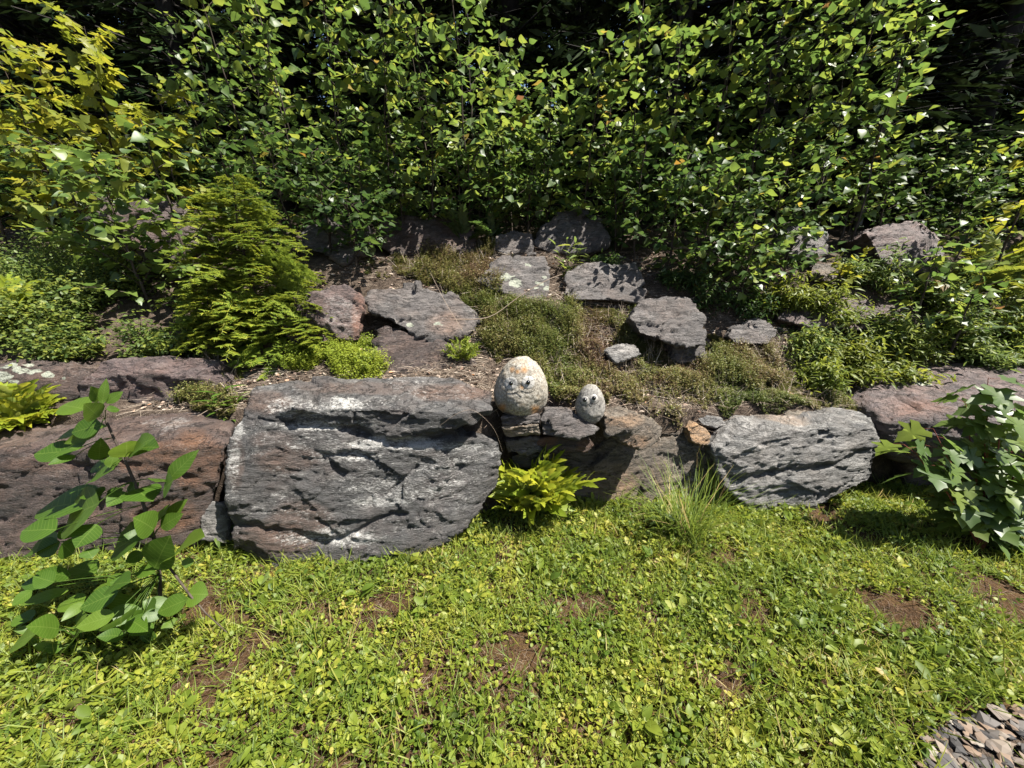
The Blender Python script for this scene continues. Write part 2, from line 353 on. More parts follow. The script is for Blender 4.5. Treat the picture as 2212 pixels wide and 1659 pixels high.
# ------------------------------------------------------------------ the lie of the land
YW = lambda x: np.interp(x, [-6, -3, -1.7, -0.2, 0.12, 1.2, 1.9, 3.0, 6.0], [2.35, 2.3, 2.25, 2.3, 2.58, 2.60, 2.75, 2.8, 2.9])
def lawn_h(x, y):
    x = np.asarray(x, float); y = np.asarray(y, float)
    p = np.stack([x, y, 0*x], -1).reshape(-1, 3)
    return (0.022*fbm(p*1.3, 2, 3) + 0.010*fbm(p*5, 2, 5)).reshape(x.shape)
_CT = np.array([P(*c) for c in [(600, 765, 3.1), (750, 735, 3.2), (930, 730, 3.35), (900, 808, 3.05), (1110, 640, 3.75), (1300, 645, 3.8), (1440, 745, 3.3), (1500, 785, 3.3), (1620, 735, 3.5), (940, 548, 4.4), (1100, 548, 4.35),
    (1230, 540, 4.45), (1940, 580, 4.15), (1800, 612, 4.0), (1840, 702, 3.65), (310, 580, 3.95), (740, 556, 4.05), (1720, 556, 4.25), (330, 880, 2.6), (40, 890, 2.6), (560, 818, 2.85), (2000, 940, 2.9), (2160, 940, 2.9), (1905, 930, 2.95), (2300, 940, 2.9), (2100, 835, 3.25), (1960, 850, 3.2), (2250, 835, 3.25), (300, 790, 2.85), (1300, 880, 2.75), (1200, 870, 2.75), (1400, 900, 2.78), (1480, 908, 2.82), (1560, 903, 2.86), (1650, 898, 2.9), (1740, 892, 2.93), (1830, 888, 2.95), (1600, 840, 3.08), (1450, 850, 3.0), (1300, 810, 3.0), (1250, 700, 3.4), (900, 590, 3.95), (1650, 800, 3.1), (1500, 600, 4.0), (100, 700, 3.1), (2100, 720, 3.6)]])
def _base(y):
    return np.interp(y, [2.2, 2.6, 3.0, 3.4, 3.8, 4.3, 5.0, 7.0, 12.0, 30.0, 60.0], [0.70, 0.80, 0.96, 1.16, 1.42, 1.72, 2.1, 2.7, 4.2, 13.0, 22.0])
_CO = _CT[:, 2] + 0.05 - _base(_CT[:, 1])
def bank_h(x, y):
    x = np.asarray(x, float); y = np.asarray(y, float)
    base = _base(y); num = 0*x; den = 0*x + 0.15
    for c, o_ in zip(_CT, _CO):
        w = np.exp(-((x-c[0])**2 + (y-c[1])**2)/(2*0.28**2)); num = num + w*o_; den = den + w
    base = base + num/den
    p = np.stack([x, y, 0*x], -1).reshape(-1, 3)
    base = base + (0.05*fbm(p*1.1, 3, 11) + 0.014*fbm(p*7, 2, 13)).reshape(x.shape)
    s = np.clip((y - YW(x))/0.10, 0, 1)
    return -0.15 + (base+0.15)*s*s*(3-2*s)
def ground_h(x, y):
    return np.where(np.asarray(y) > YW(x), np.maximum(bank_h(x, y), lawn_h(x, y)), lawn_h(x, y))
_ts = np.concatenate([np.arange(0.8, 6, 0.01), np.arange(6, 40, 0.1)])
def G(px, py, lift=0.0):               # where the sight line through a spot of the photograph meets the ground
    d = ray(px, py); Q = np.array([0, 0, CAM_H])[None] + d[None]*_ts[:, None]
    hit = np.nonzero(Q[:, 2] <= ground_h(Q[:, 0], Q[:, 1]) + lift)[0]
    return Q[hit[0]] if len(hit) else Q[-1]

def grid_mesh(name, xs, ys, hf, mat):
    X, Y = np.meshgrid(xs, ys); Z = hf(X, Y)
    V = np.stack([X, Y, Z], -1).reshape(-1, 3); nx, ny = len(xs), len(ys)
    i = np.arange(ny-1)[:, None]*nx + np.arange(nx-1)[None, :]
    Q = np.stack([i, i+1, i+nx+1, i+nx], -1).reshape(-1, 4)
    return mesh_np(name, V, [Q], mat)
xs = np.concatenate([np.arange(-60, -4, 2.0), np.arange(-4, 4.5, 0.035), np.arange(4.5, 60, 2.0)])
tag(link('lawn', grid_mesh('lawn', xs, np.concatenate([np.arange(-40, 0.4, 2.0), np.arange(0.4, 3.1, 0.035)]), lawn_h, M['lawn_soil'])), kind='structure')
tag(link('bank', grid_mesh('bank', xs, np.arange(2.2, 5.6, 0.03), bank_h, M['soil'])), kind='structure')
tag(link('hillside', grid_mesh('hillside', np.arange(-60, 60, 1.0), np.concatenate([np.arange(5.0, 12, 0.3), np.arange(12, 60, 1.5)]), lambda x, y: bank_h(x, y)-0.06*(y < 5.6), M['forest_soil'])), kind='structure')

# ------------------------------------------------------------------ rocks
def seg_dist(px, py, line):
    best = np.full(px.shape, 1e9)
    for (x0, y0), (x1, y1) in zip(line[:-1], line[1:]):
        dx, dy = x1-x0, y1-y0; L = dx*dx+dy*dy+1e-9
        t = np.clip(((px-x0)*dx+(py-y0)*dy)/L, 0, 1)
        best = np.minimum(best, np.hypot(px-x0-t*dx, py-y0-t*dy))
    return best
def rock(name, label, hulls, mat, voxel=0.016, seed=1, smooth=3, big=0.03, strata=0.012, sfreq=(2.5, 22.0), dip=(0.1, 0.1),
         fine=0.004, facet=0.7, cracks=(), rust=(), quartz=(), lichen=(), group=None, cat='rock', parent=None):
    bm = bmesh.new()
    for h in hulls:
        b2 = bmesh.new()
        for p in h: b2.verts.new(tuple(float(c) for c in p))
        r = bmesh.ops.convex_hull(b2, input=b2.verts)
        bad = [e for e in r['geom_interior'] + r['geom_unused'] if isinstance(e, bmesh.types.BMVert)]
        if bad: bmesh.ops.delete(b2, geom=list(set(bad)), context='VERTS')
        bmesh.ops.recalc_face_normals(b2, faces=b2.faces)
        tm = bpy.data.meshes.new('t'); b2.to_mesh(tm); b2.free(); bm.from_mesh(tm); bpy.data.meshes.remove(tm)
    me = bpy.data.meshes.new('t'); bm.to_mesh(me); bm.free()
    ob = bpy.data.objects.new('t', me); COL.objects.link(ob)
    md = ob.modifiers.new('r', 'REMESH'); md.mode = 'VOXEL'; md.voxel_size = voxel
    if smooth:
        sm = ob.modifiers.new('s', 'SMOOTH'); sm.factor = 0.5; sm.iterations = smooth
    dg = bpy.context.evaluated_depsgraph_get()
    m2 = bpy.data.meshes.new_from_object(ob.evaluated_get(dg))
    bpy.data.objects.remove(ob); bpy.data.meshes.remove(me)
    n = len(m2.vertices); V = np.empty(n*3, np.float32); m2.vertices.foreach_get('co', V); V = V.reshape(-1, 3).astype(float)
    NV = np.empty(n*3, np.float32); m2.vertex_normals.foreach_get('vector', NV); NV = NV.reshape(-1, 3).astype(float)
    px, py = proj(V)
    # foliation frame
    a, b = dip
    Rm = np.array(Matrix.Rotation(a, 3, 'X') @ Matrix.Rotation(b, 3, 'Y'))
    q = V @ Rm.T
    S = np.stack([q[:, 0]*sfreq[0], q[:, 1]*sfreq[0], q[:, 2]*sfreq[1]], -1)
    warp = 0.9*fbm(V*3.0, 2, seed+70)
    S[:, 2] += warp*1.4
    d = big*fbm(V*1.9+seed, 3, seed)
    rg = np.random.default_rng(seed)
    ext = V.max(0)-V.min(0); size = max(ext)
    wv = 0.10*size*np.stack([fbm(V*(4/size), 2, seed+61), fbm(V*(4/size), 2, seed+62), fbm(V*(4/size), 2, seed+63)], -1)
    for K, am, fl in ((26, 0.16, 1.7), (120, 0.20, 2.4)):
        sd = rg.uniform(V.min(0), V.max(0), (K, 3)); tl = rg.normal(0, 1, (K, 3)); ofs = rg.normal(0, 1, K)
        qs = (V+wv*(0.8 if K < 50 else 0.35)) @ Rm.T * np.array([1, 1, fl]); ss = sd @ Rm.T * np.array([1, 1, fl])
        idx = np.zeros(n, int); bd = np.full(n, 1e9)
        for k in range(K):
            dk = ((qs-ss[k])**2).sum(1); mk = dk < bd; bd[mk] = dk[mk]; idx[mk] = k
        d += facet*(am*np.einsum('ij,ij->i', V-sd[idx], tl[idx])*0.5 + 0.010*size*(0.7 if K < 50 else 0.3)*ofs[idx])
    d += big*0.4*np.minimum(0, ridged(V*2.7+seed*3.1, 2, seed+20)-0.2)
    st = fbm(S, 4, seed+30, 0.65); d += 0.55*strata*(np.clip(st*1.6, -1, 1)*0.5 + st*0.6)
    d += fine*ridged(np.stack([q[:, 0]*16, q[:, 1]*16, q[:, 2]*42], -1), 3, seed+40)
    for line, w, dep in cracks:
        jig = 4.0*fbm(np.stack([px*0.05, py*0.05, 0*px], -1), 2, seed+5)
        dd = seg_dist(px+jig, py-jig, line)
        d -= np.where(NV[:, 1] < 0.25, dep*np.exp(-(dd/w)**2), 0)
    V = V + NV*d[:, None]
    at = {}
    def blobs(lst):
        r = np.zeros(n)
        for (x, y, rx, ry, s) in lst:
            e = ((px-x)/rx)**2 + ((py-y)/ry)**2
            r = np.maximum(r, s*np.clip(1.6-1.2*e, 0, 1))
        return r
    if rust: at['rust'] = blobs(rust)
    if quartz: at['quartz'] = blobs(quartz)
    if lichen:
        j = 5*fbm(V*18, 3, seed+90)
        r = np.zeros(n)
        for (x, y, rx, ry) in lichen:
            e = np.sqrt(((px+j-x)/rx)**2 + ((py+j*0.7-y)/ry)**2); r = np.maximum(r, np.clip(1.7-e*1.2, 0, 1))
        at['lichen'] = np.where(NV[:, 2] > -0.3, r, 0)
    org = np.array([V[:, 0].mean(), V[:, 1].mean(), V[:, 2].min()])
    V = V - org
    m2.vertices.foreach_set('co', V.astype(np.float32).ravel())
    for k, v in at.items():
        A = m2.attributes.new(k, 'FLOAT', 'POINT'); A.data.foreach_set('value', v.astype(np.float32))
    m2.polygons.foreach_set('use_smooth', np.ones(len(m2.polygons), bool))
    m2.materials.clear(); m2.materials.append(mat); m2.name = name; m2.update()
    o = link(name, m2, parent, org)
    if not parent: tag(o, label, cat, group)
    return o
def hull(front, dep, back=0.72, drop=0.05):
    """front: (px,py,Y) points; the body behind them runs dep metres into the bank"""
    A = np.array([P(*f) for f in front]); c = A.mean(0)
    B = c + (A-c)*np.array([back, 0.6, back]); B[:, 1] += dep; B[:, 2] -= drop
    return list(A) + list(B)

# front tier -------------------------------------------------
rock('boulder', 'long rust-stained boulder with purple top beside the big grey boulder',
     [hull([(-260, 985, 2.0), (-260, 1240, 1.92), (0, 975, 2.03), (250, 968, 2.04), (500, 962, 2.08), (505, 930, 2.2), (440, 1125, 2.05), (425, 1190, 2.02), (0, 1225, 1.9), (200, 1215, 1.95),
            (-260, 935, 2.45), (60, 925, 2.42), (150, 903, 2.5), (400, 888, 2.5), (510, 905, 2.42)], 0.25)],
     M['rusty'], 0.014, 5, 4, 0.03, 0.007, sfreq=(4, 18), dip=(0.1, 0.06), fine=0.0035, facet=0.36,
     cracks=[([(0, 985), (200, 1010), (330, 1000), (480, 1060)], 9, 0.012)],
     rust=[(330, 990, 90, 30, 0.7), (430, 1000, 60, 60, 0.75), (360, 1110, 70, 40, 0.7), (80, 1005, 80, 20, 0.35), (240, 1100, 60, 50, 0.3)],
     quartz=[(370, 925, 60, 12, 0.7), (240, 905, 60, 8, 0.5)])
rock('boulder', 'huge grey boulder with white quartz streaks standing on the lawn',
     [hull([(522, 905, 2.16), (492, 970, 2.06), (494, 1060, 2.0), (515, 1180, 1.95), (600, 1230, 1.88), (850, 1228, 1.90), (1000, 1140, 2.06), (1072, 1050, 2.22), (1085, 960, 2.24),
            (540, 915, 2.13), (700, 930, 2.10), (850, 955, 2.10), (1000, 935, 2.16)], 0.45, 0.9),
      hull([(545, 842, 2.46), (700, 814, 2.56), (980, 816, 2.56), (1062, 846, 2.44), (535, 905, 2.17), (640, 880, 2.10), (850, 884, 2.08), (1000, 893, 2.07), (1068, 884, 2.18),
            (1010, 925, 2.10), (850, 958, 2.09), (720, 928, 2.12), (1060, 905, 2.2)], 0.15, 0.95)],
     M['grey'], 0.0105, 2, 2, 0.018, 0.009, (3.5, 22.0), (0.05, -0.12), 0.0035, facet=0.36,
     cracks=[([(900, 1010), (850, 1055), (838, 1068)], 4, 0.02), ([(700, 1175), (770, 1150), (820, 1120), (880, 1108)], 6, 0.03), ([(640, 1170), (700, 1175)], 6, 0.02),
             ([(708, 985), (722, 1015), (735, 1030)], 10, 0.03), ([(678, 850), (684, 880)], 6, 0.03), ([(760, 860), (764, 905), (772, 960)], 4, 0.016), ([(740, 925), (830, 955), (930, 950), (1010, 930)], 8, 0.035),
             ([(690, 1120), (760, 1190)], 5, 0.015), ([(1030, 900), (1055, 910)], 12, 0.03), ([(520, 1120), (600, 1150), (700, 1165)], 10, 0.022),
             ([(905, 1110), (915, 1135)], 3, 0.015), ([(800, 1075), (802, 1100)], 4, 0.012), ([(520, 905), (545, 940), (530, 1010)], 8, 0.01)],
     rust=[(570, 870, 60, 25, 0.7), (980, 845, 90, 18, 0.95), (650, 1130, 70, 50, 0.6), (600, 1160, 90, 40, 0.9), (620, 990, 70, 30, 0.6), (590, 950, 50, 20, 0.5), (800, 835, 150, 12, 0.4), (515, 1000, 16, 60, 0.6)],
     quartz=[(660, 880, 90, 26, 0.9), (740, 870, 40, 20, 1.0), (860, 958, 110, 14, 1.5), (990, 965, 60, 10, 1.2), (740, 985, 90, 16, 1.0), (820, 1085, 70, 12, 1.1), (720, 1160, 120, 20, 0.8), (700, 920, 120, 10, 0.9),
             (510, 1000, 14, 60, 1.0), (515, 930, 14, 30, 1.0), (680, 960, 60, 20, 0.6), (870, 1040, 140, 60, 0.45), (980, 1020, 70, 40, 0.6)])
rock('boulder', 'dark brown recessed boulder behind the yellow fern',
     [hull([(1090, 985, 2.66), (1150, 965, 2.66), (1300, 955, 2.68), (1440, 935, 2.66), (1500, 925, 2.66), (1545, 960, 2.62), (1570, 1060, 2.55), (1560, 1110, 2.5), (1250, 1110, 2.5), (1080, 1120, 2.48)], 0.4)],
     M['brown'], 0.014, 7, 3, 0.02, 0.006, (8, 10), (1.2, 0.3), 0.006,
     rust=[(1320, 1040, 60, 40, 0.4)], quartz=[(1500, 1010, 40, 60, 0.6)])
rock('boulder', 'pale grey blocky boulder with rippled layers at the lawn edge',
     [hull([(1537, 968, 2.52), (1600, 940, 2.56), (1800, 918, 2.55), (1890, 925, 2.58), (1907, 965, 2.56), (1885, 1040, 2.5), (1760, 1095, 2.42), (1630, 1110, 2.42), (1562, 1050, 2.46),
            (1600, 905, 2.8), (1700, 888, 2.85), (1800, 876, 2.85), (1880, 893, 2.8)], 0.3, 0.85)],
     M['silver'], 0.011, 11, 1, 0.025, 0.012, (4.5, 24.0), (0.1, 0.16), 0.005, facet=0.42,
     cracks=[([(1600, 1035), (1700, 1015), (1800, 1005), (1870, 980)], 8, 0.035), ([(1640, 1075), (1760, 1055)], 6, 0.02), ([(1720, 890), (1800, 910), (1880, 925)], 6, 0.02), ([(1545, 985), (1600, 1060)], 8, 0.015)],
     rust=[(1690, 900, 60, 14, 0.7)])
rock('boulder', 'broad flat-topped dark boulder behind the maple seedling',
     [hull([(1902, 905, 2.68), (1990, 905, 2.6), (2100, 910, 2.5), (2330, 930, 2.4), (1905, 960, 2.66), (1930, 990, 2.62), (2100, 1010, 2.55), (2330, 1060, 2.5),
            (1875, 822, 3.2), (1990, 792, 3.35), (2212, 768, 3.4), (2400, 770, 3.4), (1880, 880, 2.82)], 0.3, 0.9),
      hull([(1960, 990, 2.75), (2330, 1040, 2.7), (1950, 1110, 2.75), (2330, 1180, 2.6)], 0.4, 0.95)],
     M['purple'], 0.014, 15, 3, 0.025, 0.012, (2.0, 24.0), (0.0, 0.05), 0.004, facet=0.3,
     rust=[(1980, 890, 70, 16, 0.3)], quartz=[(1990, 832, 20, 5, 1.5)], lichen=[(1994, 833, 18, 5), (1905, 806, 14, 7)])
rock('stone', 'small upright pale stone wedged between two big boulders',
     [hull([(428, 1165, 1.98), (436, 1118, 2.02), (455, 1083, 2.06), (478, 1086, 2.06), (492, 1120, 2.04), (488, 1175, 1.98)], 0.10, 0.9)], M['silver'], 0.008, 21, 3, 0.008, 0.006, (6, 30), (1.3, 0.2), 0.002, cat='stone')
# small stones of the gap
SMALL = dict(voxel=0.0065, smooth=2, big=0.006, fine=0.002)
rock('stone_slab', 'thin dark slab directly under the large stone face', [hull([(1082, 902, 2.34), (1165, 896, 2.34), (1168, 914, 2.33), (1086, 920, 2.33), (1090, 897, 2.4), (1160, 893, 2.4)], 0.28, 0.95)], M['slab'], seed=22, strata=0.005, sfreq=(5, 60), cat='stone', **SMALL)
rock('stone_slab', 'thin pale slab, second under the large stone face', [hull([(1084, 922, 2.33), (1164, 918, 2.32), (1168, 938, 2.33), (1150, 942, 2.33), (1090, 947, 2.34)], 0.30, 0.95)], M['tan'], seed=23, strata=0.005, sfreq=(5, 50), cat='stone', **SMALL)
rock('stone_slab', 'grey shaded slab, lowest of the small stack', [hull([(1092, 952, 2.38), (1165, 945, 2.38), (1175, 974, 2.38), (1140, 984, 2.37), (1098, 975, 2.38)], 0.30, 0.95)], M['slab'], seed=24, strata=0.005, sfreq=(5, 50), cat='stone', **SMALL)
rock('stone', 'rounded grey stone above the yellow fern, under the slabs', [hull([(1105, 985, 2.42), (1135, 975, 2.42), (1165, 980, 2.42), (1172, 1010, 2.42), (1110, 1015, 2.42)], 0.2, 0.95)], M['slab'], seed=25, strata=0.003, cat='stone', **SMALL)
rock('stone', 'angular grey stone between the two stone faces', [hull([(1167, 905, 2.33), (1178, 884, 2.40), (1222, 882, 2.42), (1262, 905, 2.36), (1292, 926, 2.34), (1284, 938, 2.31), (1250, 948, 2.29), (1222, 938, 2.29), (1170, 941, 2.30)], 0.25, 0.9)], M['slab'], seed=26, strata=0.005, sfreq=(4, 30), dip=(0.4, 0.3), cat='stone', **SMALL)
rock('stone', 'reddish wedge stone under the angular grey stone', [hull([(1153, 952, 2.38), (1200, 944, 2.38), (1270, 944, 2.37), (1284, 960, 2.36), (1268, 980, 2.36), (1180, 972, 2.37)], 0.25, 0.95)], M['rusty'], seed=27, strata=0.006, sfreq=(4, 40), cat='stone', rust=[(1265, 965, 20, 16, 0.8), (1180, 952, 24, 12, 0.7)], **SMALL)
rock('stone', 'tilted brown block beside the small stone face', [hull([(1302, 896, 2.42), (1306, 884, 2.48), (1345, 880, 2.52), (1400, 902, 2.5), (1432, 925, 2.46), (1430, 942, 2.42), (1408, 952, 2.38), (1384, 974, 2.30), (1345, 955, 2.28), (1312, 938, 2.33), (1345, 910, 2.31), (1362, 922, 2.27)], 0.22, 0.85)], M['brown'], seed=28, strata=0.004, sfreq=(4, 30), dip=(0.2, 0.5), cat='stone', rust=[(1350, 910, 40, 14, 0.6), (1370, 955, 30, 16, 0.7)], voxel=0.0065, smooth=1, big=0.008, fine=0.003)
rock('stone', 'orange rounded stone beside the pale blocky boulder', [hull([(1484, 925, 2.62), (1500, 912, 2.64), (1525, 925, 2.62), (1534, 945, 2.6), (1530, 962, 2.58), (1495, 955, 2.58)], 0.2, 0.9)], M['tan'], seed=29, strata=0.003, cat='stone', rust=[(1510, 935, 40, 30, 1.0)], **SMALL)
rock('stone', 'flat grey stone on top of the orange stone', [hull([(1508, 905, 2.72), (1530, 896, 2.76), (1560, 904, 2.74), (1573, 918, 2.70), (1545, 924, 2.68), (1520, 918, 2.68)], 0.12, 0.9)], M['silver'], seed=30, strata=0.004, cat='stone', **SMALL)
rock('stone', 'brownish flat stone lying on the pale blocky boulder', [hull([(1690, 890, 2.84), (1715, 882, 2.88), (1742, 886, 2.86), (1743, 902, 2.82), (1700, 906, 2.80)], 0.15, 0.9)], M['tan'], seed=31, strata=0.003, cat='stone', **SMALL)
# second tier ------------------------------------------------
rock('boulder', 'smooth purple-brown boulder resting on the rust-stained boulder',
     [hull([(158, 825, 2.52), (215, 778, 2.62), (330, 764, 2.68), (470, 778, 2.68), (500, 825, 2.6), (470, 862, 2.55), (400, 884, 2.52), (330, 894, 2.5), (200, 884, 2.5), (170, 860, 2.5), (300, 800, 2.5), (420, 812, 2.5)], 0.4)],
     M['purple'], 0.014, 33, 5, 0.035, 0.007, (3, 16), (0.2, -0.2), 0.004)
rock('boulder', 'reddish boulder dotted with pale lichen at the foot of the rose bush',
     [hull([(-230, 830, 2.5), (-60, 790, 2.62), (40, 768, 2.68), (140, 780, 2.68), (192, 800, 2.62), (185, 840, 2.55), (150, 880, 2.5), (40, 905, 2.47), (-230, 960, 2.45), (60, 815, 2.52)], 0.4)],
     M['rusty'], 0.014, 35, 4, 0.03, 0.009, (3, 18), (0.2, 0.3), 0.004,
     lichen=[(20, 790, 20, 9), (45, 800, 16, 8), (78, 806, 18, 8), (10, 815, 22, 9), (108, 812, 13, 6), (60, 785, 12, 5), (-30, 830, 26, 12), (36, 826, 12, 5), (140, 818, 5, 3)])
rock('stone', 'flat slate-grey stone behind the big grey boulder', [hull([(490, 812, 2.75), (505, 796, 2.85), (560, 786, 2.95), (625, 786, 2.95), (620, 815, 2.72), (560, 830, 2.68)], 0.2, 0.9)], M['slab'], 0.012, 37, 3, 0.012, 0.004, cat='stone')
rock('boulder', 'long leaning boulder with rough grey broken end beside the hemlock',
     [hull([(490, 760, 3.02), (560, 700, 3.12), (640, 645, 3.2), (745, 620, 3.25), (786, 640, 3.2), (788, 690, 3.12), (772, 735, 3.0), (700, 715, 2.98), (600, 772, 2.92), (515, 790, 2.92), (690, 655, 3.06), (680, 690, 3.0)], 0.4)],
     M['purple'], 0.015, 41, 3, 0.035, 0.012, (3, 15), (0.3, -0.55), 0.006, rust=[(775, 690, 16, 60, 0.8)], quartz=[(735, 680, 45, 45, 0.9)])
rock('boulder', 'tilted flat slab boulder with two pale lichen spots',
     [hull([(786, 650, 3.28), (800, 632, 3.4), (870, 618, 3.5), (990, 632, 3.55), (1045, 690, 3.4), (1010, 720, 3.26), (930, 742, 3.16), (865, 705, 3.18), (800, 672, 3.22)], 0.35, 0.8)],
     M['slab'], 0.015, 43, 3, 0.028, 0.009, (3, 20), (0.4, 0.25), 0.004, rust=[(960, 700, 40, 26, 0.7)], lichen=[(886, 702, 8, 5), (944, 700, 11, 5)])
rock('boulder', 'low reddish boulder beneath the tilted slab',
     [hull([(800, 790, 2.98), (806, 738, 3.1), (832, 712, 3.2), (905, 727, 3.2), (1000, 760, 3.12), (1035, 800, 3.0), (930, 815, 2.9), (840, 812, 2.92)], 0.3)],
     M['rusty'], 0.014, 45, 4, 0.02, 0.006, (3, 18), (0.3, 0.2), 0.003)
rock('boulder', 'dark slab crusted with rings of pale lichen',
     [hull([(1020, 605, 3.75), (1045, 582, 3.85), (1085, 556, 4.0), (1180, 550, 4.05), (1190, 600, 3.85), (1186, 655, 3.62), (1110, 642, 3.62), (1060, 625, 3.68)], 0.3, 0.8)],
     M['slab'], 0.016, 47, 3, 0.022, 0.008, (3, 20), (0.3, 0.2), 0.004,
     lichen=[(1095, 598, 18, 7), (1113, 611, 14, 9), (1075, 606, 5, 4), (1165, 610, 7, 4), (1176, 599, 7, 4), (1186, 622, 12, 6), (1160, 622, 6, 3), (1140, 573, 6, 3), (1045, 585, 6, 2)])
rock('boulder', 'dark broad slab in the shade beside the lichen slab',
     [hull([(1212, 640, 3.66), (1225, 590, 3.9), (1255, 570, 4.0), (1370, 568, 4.0), (1396, 600, 3.86), (1390, 655, 3.66), (1320, 648, 3.62), (1250, 648, 3.62)], 0.3, 0.85)],
     M['slab'], 0.016, 49, 3, 0.028, 0.010, (3, 18), (0.2, -0.1), 0.004)
rock('boulder', 'angular grey boulder with dark undercut among the thyme',
     [hull([(1358, 690, 3.25), (1385, 650, 3.42), (1440, 636, 3.5), (1490, 640, 3.5), (1520, 685, 3.3), (1526, 745, 3.15), (1490, 752, 3.12), (1440, 740, 3.12), (1380, 722, 3.18)], 0.35, 0.8),
      hull([(1450, 745, 3.24), (1525, 742, 3.24), (1528, 775, 3.2), (1460, 790, 3.2)], 0.3, 0.95)],
     M['slab'], 0.014, 51, 2, 0.025, 0.009, (3, 18), (0.2, 0.2), 0.004)
rock('stone', 'small dark rounded rock beside the angular grey boulder', [hull([(1568, 728, 3.4), (1580, 706, 3.48), (1630, 688, 3.55), (1665, 696, 3.52), (1682, 722, 3.42), (1660, 745, 3.35), (1590, 742, 3.35)], 0.25)], M['slab'], 0.014, 53, 4, 0.016, 0.006, cat='stone')
rock('stone', 'pale flat stone half sunk in the thyme mat', [hull([(1300, 755, 3.1), (1330, 744, 3.2), (1370, 746, 3.2), (1385, 765, 3.1), (1330, 785, 3.02)], 0.1)], M['silver'], 0.014, 54, 4, 0.01, 0.004, cat='stone')
# upper tier -------------------------------------------------
rock('boulder', 'dark reddish boulder in deep shade under the saplings',
     [hull([(805, 520, 4.3), (820, 480, 4.45), (880, 462, 4.55), (980, 470, 4.55), (1035, 500, 4.45), (1030, 545, 4.25), (940, 560, 4.2), (850, 556, 4.2), (900, 500, 4.28)], 0.5)],
     M['rusty'], 0.02, 55, 3, 0.05, 0.012, (2.5, 14), (0.2, 0.1), 0.006)
rock('boulder', 'small shaded grey rock between two upper boulders', [hull([(1062, 540, 4.3), (1068, 508, 4.4), (1110, 492, 4.5), (1152, 505, 4.4), (1156, 550, 4.25), (1100, 556, 4.22)], 0.35)], M['slab'], 0.02, 57, 3, 0.025, 0.01)
rock('boulder', 'tall pointed grey boulder below the sapling thicket',
     [hull([(1150, 530, 4.35), (1165, 490, 4.45), (1200, 448, 4.6), (1265, 440, 4.65), (1300, 470, 4.55), (1315, 530, 4.35), (1270, 548, 4.28), (1190, 552, 4.28), (1240, 500, 4.36)], 0.5)],
     M['slab'], 0.02, 59, 2, 0.045, 0.012, (2.5, 14), (0.2, 0.4), 0.006)
rock('boulder', 'sunlit purplish-grey boulder beside the fern clump',
     [hull([(1868, 500, 4.1), (1885, 484, 4.25), (1960, 482, 4.35), (2010, 498, 4.3), (2035, 545, 4.15), (2020, 592, 4.0), (1940, 590, 3.95), (1900, 560, 4.0), (1950, 520, 4.06)], 0.45)],
     M['purple'], 0.018, 61, 3, 0.04, 0.01, (3, 16), (0.2, 0.3), 0.005, quartz=[(2020, 540, 14, 40, 1.0)])
rock('boulder', 'dark brown wedge rock under a yellow maple sprig', [hull([(1745, 600, 3.95), (1756, 562, 4.1), (1800, 560, 4.1), (1840, 585, 4.0), (1860, 612, 3.9), (1800, 616, 3.86)], 0.35)], M['brown'], 0.018, 63, 2, 0.03, 0.012)
rock('boulder', 'low flat ledge rock half hidden by weeds on the bank',
     [hull([(1680, 690, 3.55), (1700, 655, 3.75), (1760, 640, 3.85), (1850, 645, 3.85), (1960, 660, 3.75), (1990, 700, 3.55), (1850, 712, 3.45), (1740, 706, 3.48)], 0.3)], M['purple'], 0.018, 65, 3, 0.02, 0.014, (2, 24), (0.1, 0.05))
rock('boulder', 'lilac-grey boulder glimpsed through the birch leaves beside the hemlock',
     [hull([(180, 470, 3.9), (230, 425, 4.05), (330, 410, 4.1), (420, 440, 4.05), (440, 520, 3.85), (380, 590, 3.75), (250, 580, 3.75)], 0.5)], M['purple'], 0.02, 67, 3, 0.04, 0.01)
rock('boulder', 'black shaded boulder behind the hemlock tips', [hull([(640, 530, 3.95), (660, 490, 4.1), (720, 468, 4.2), (790, 480, 4.15), (800, 540, 3.95), (740, 568, 3.85)], 0.5)], M['slab'], 0.02, 69, 3, 0.04, 0.01)
rock('boulder', 'grey boulder mostly covered by saplings beside the yellow maple sprig', [hull([(1660, 540, 4.2), (1680, 495, 4.3), (1730, 480, 4.4), (1790, 500, 4.3), (1800, 550, 4.15), (1720, 566, 4.1)], 0.4)], M['slab'], 0.02, 71, 3, 0.035, 0.01)
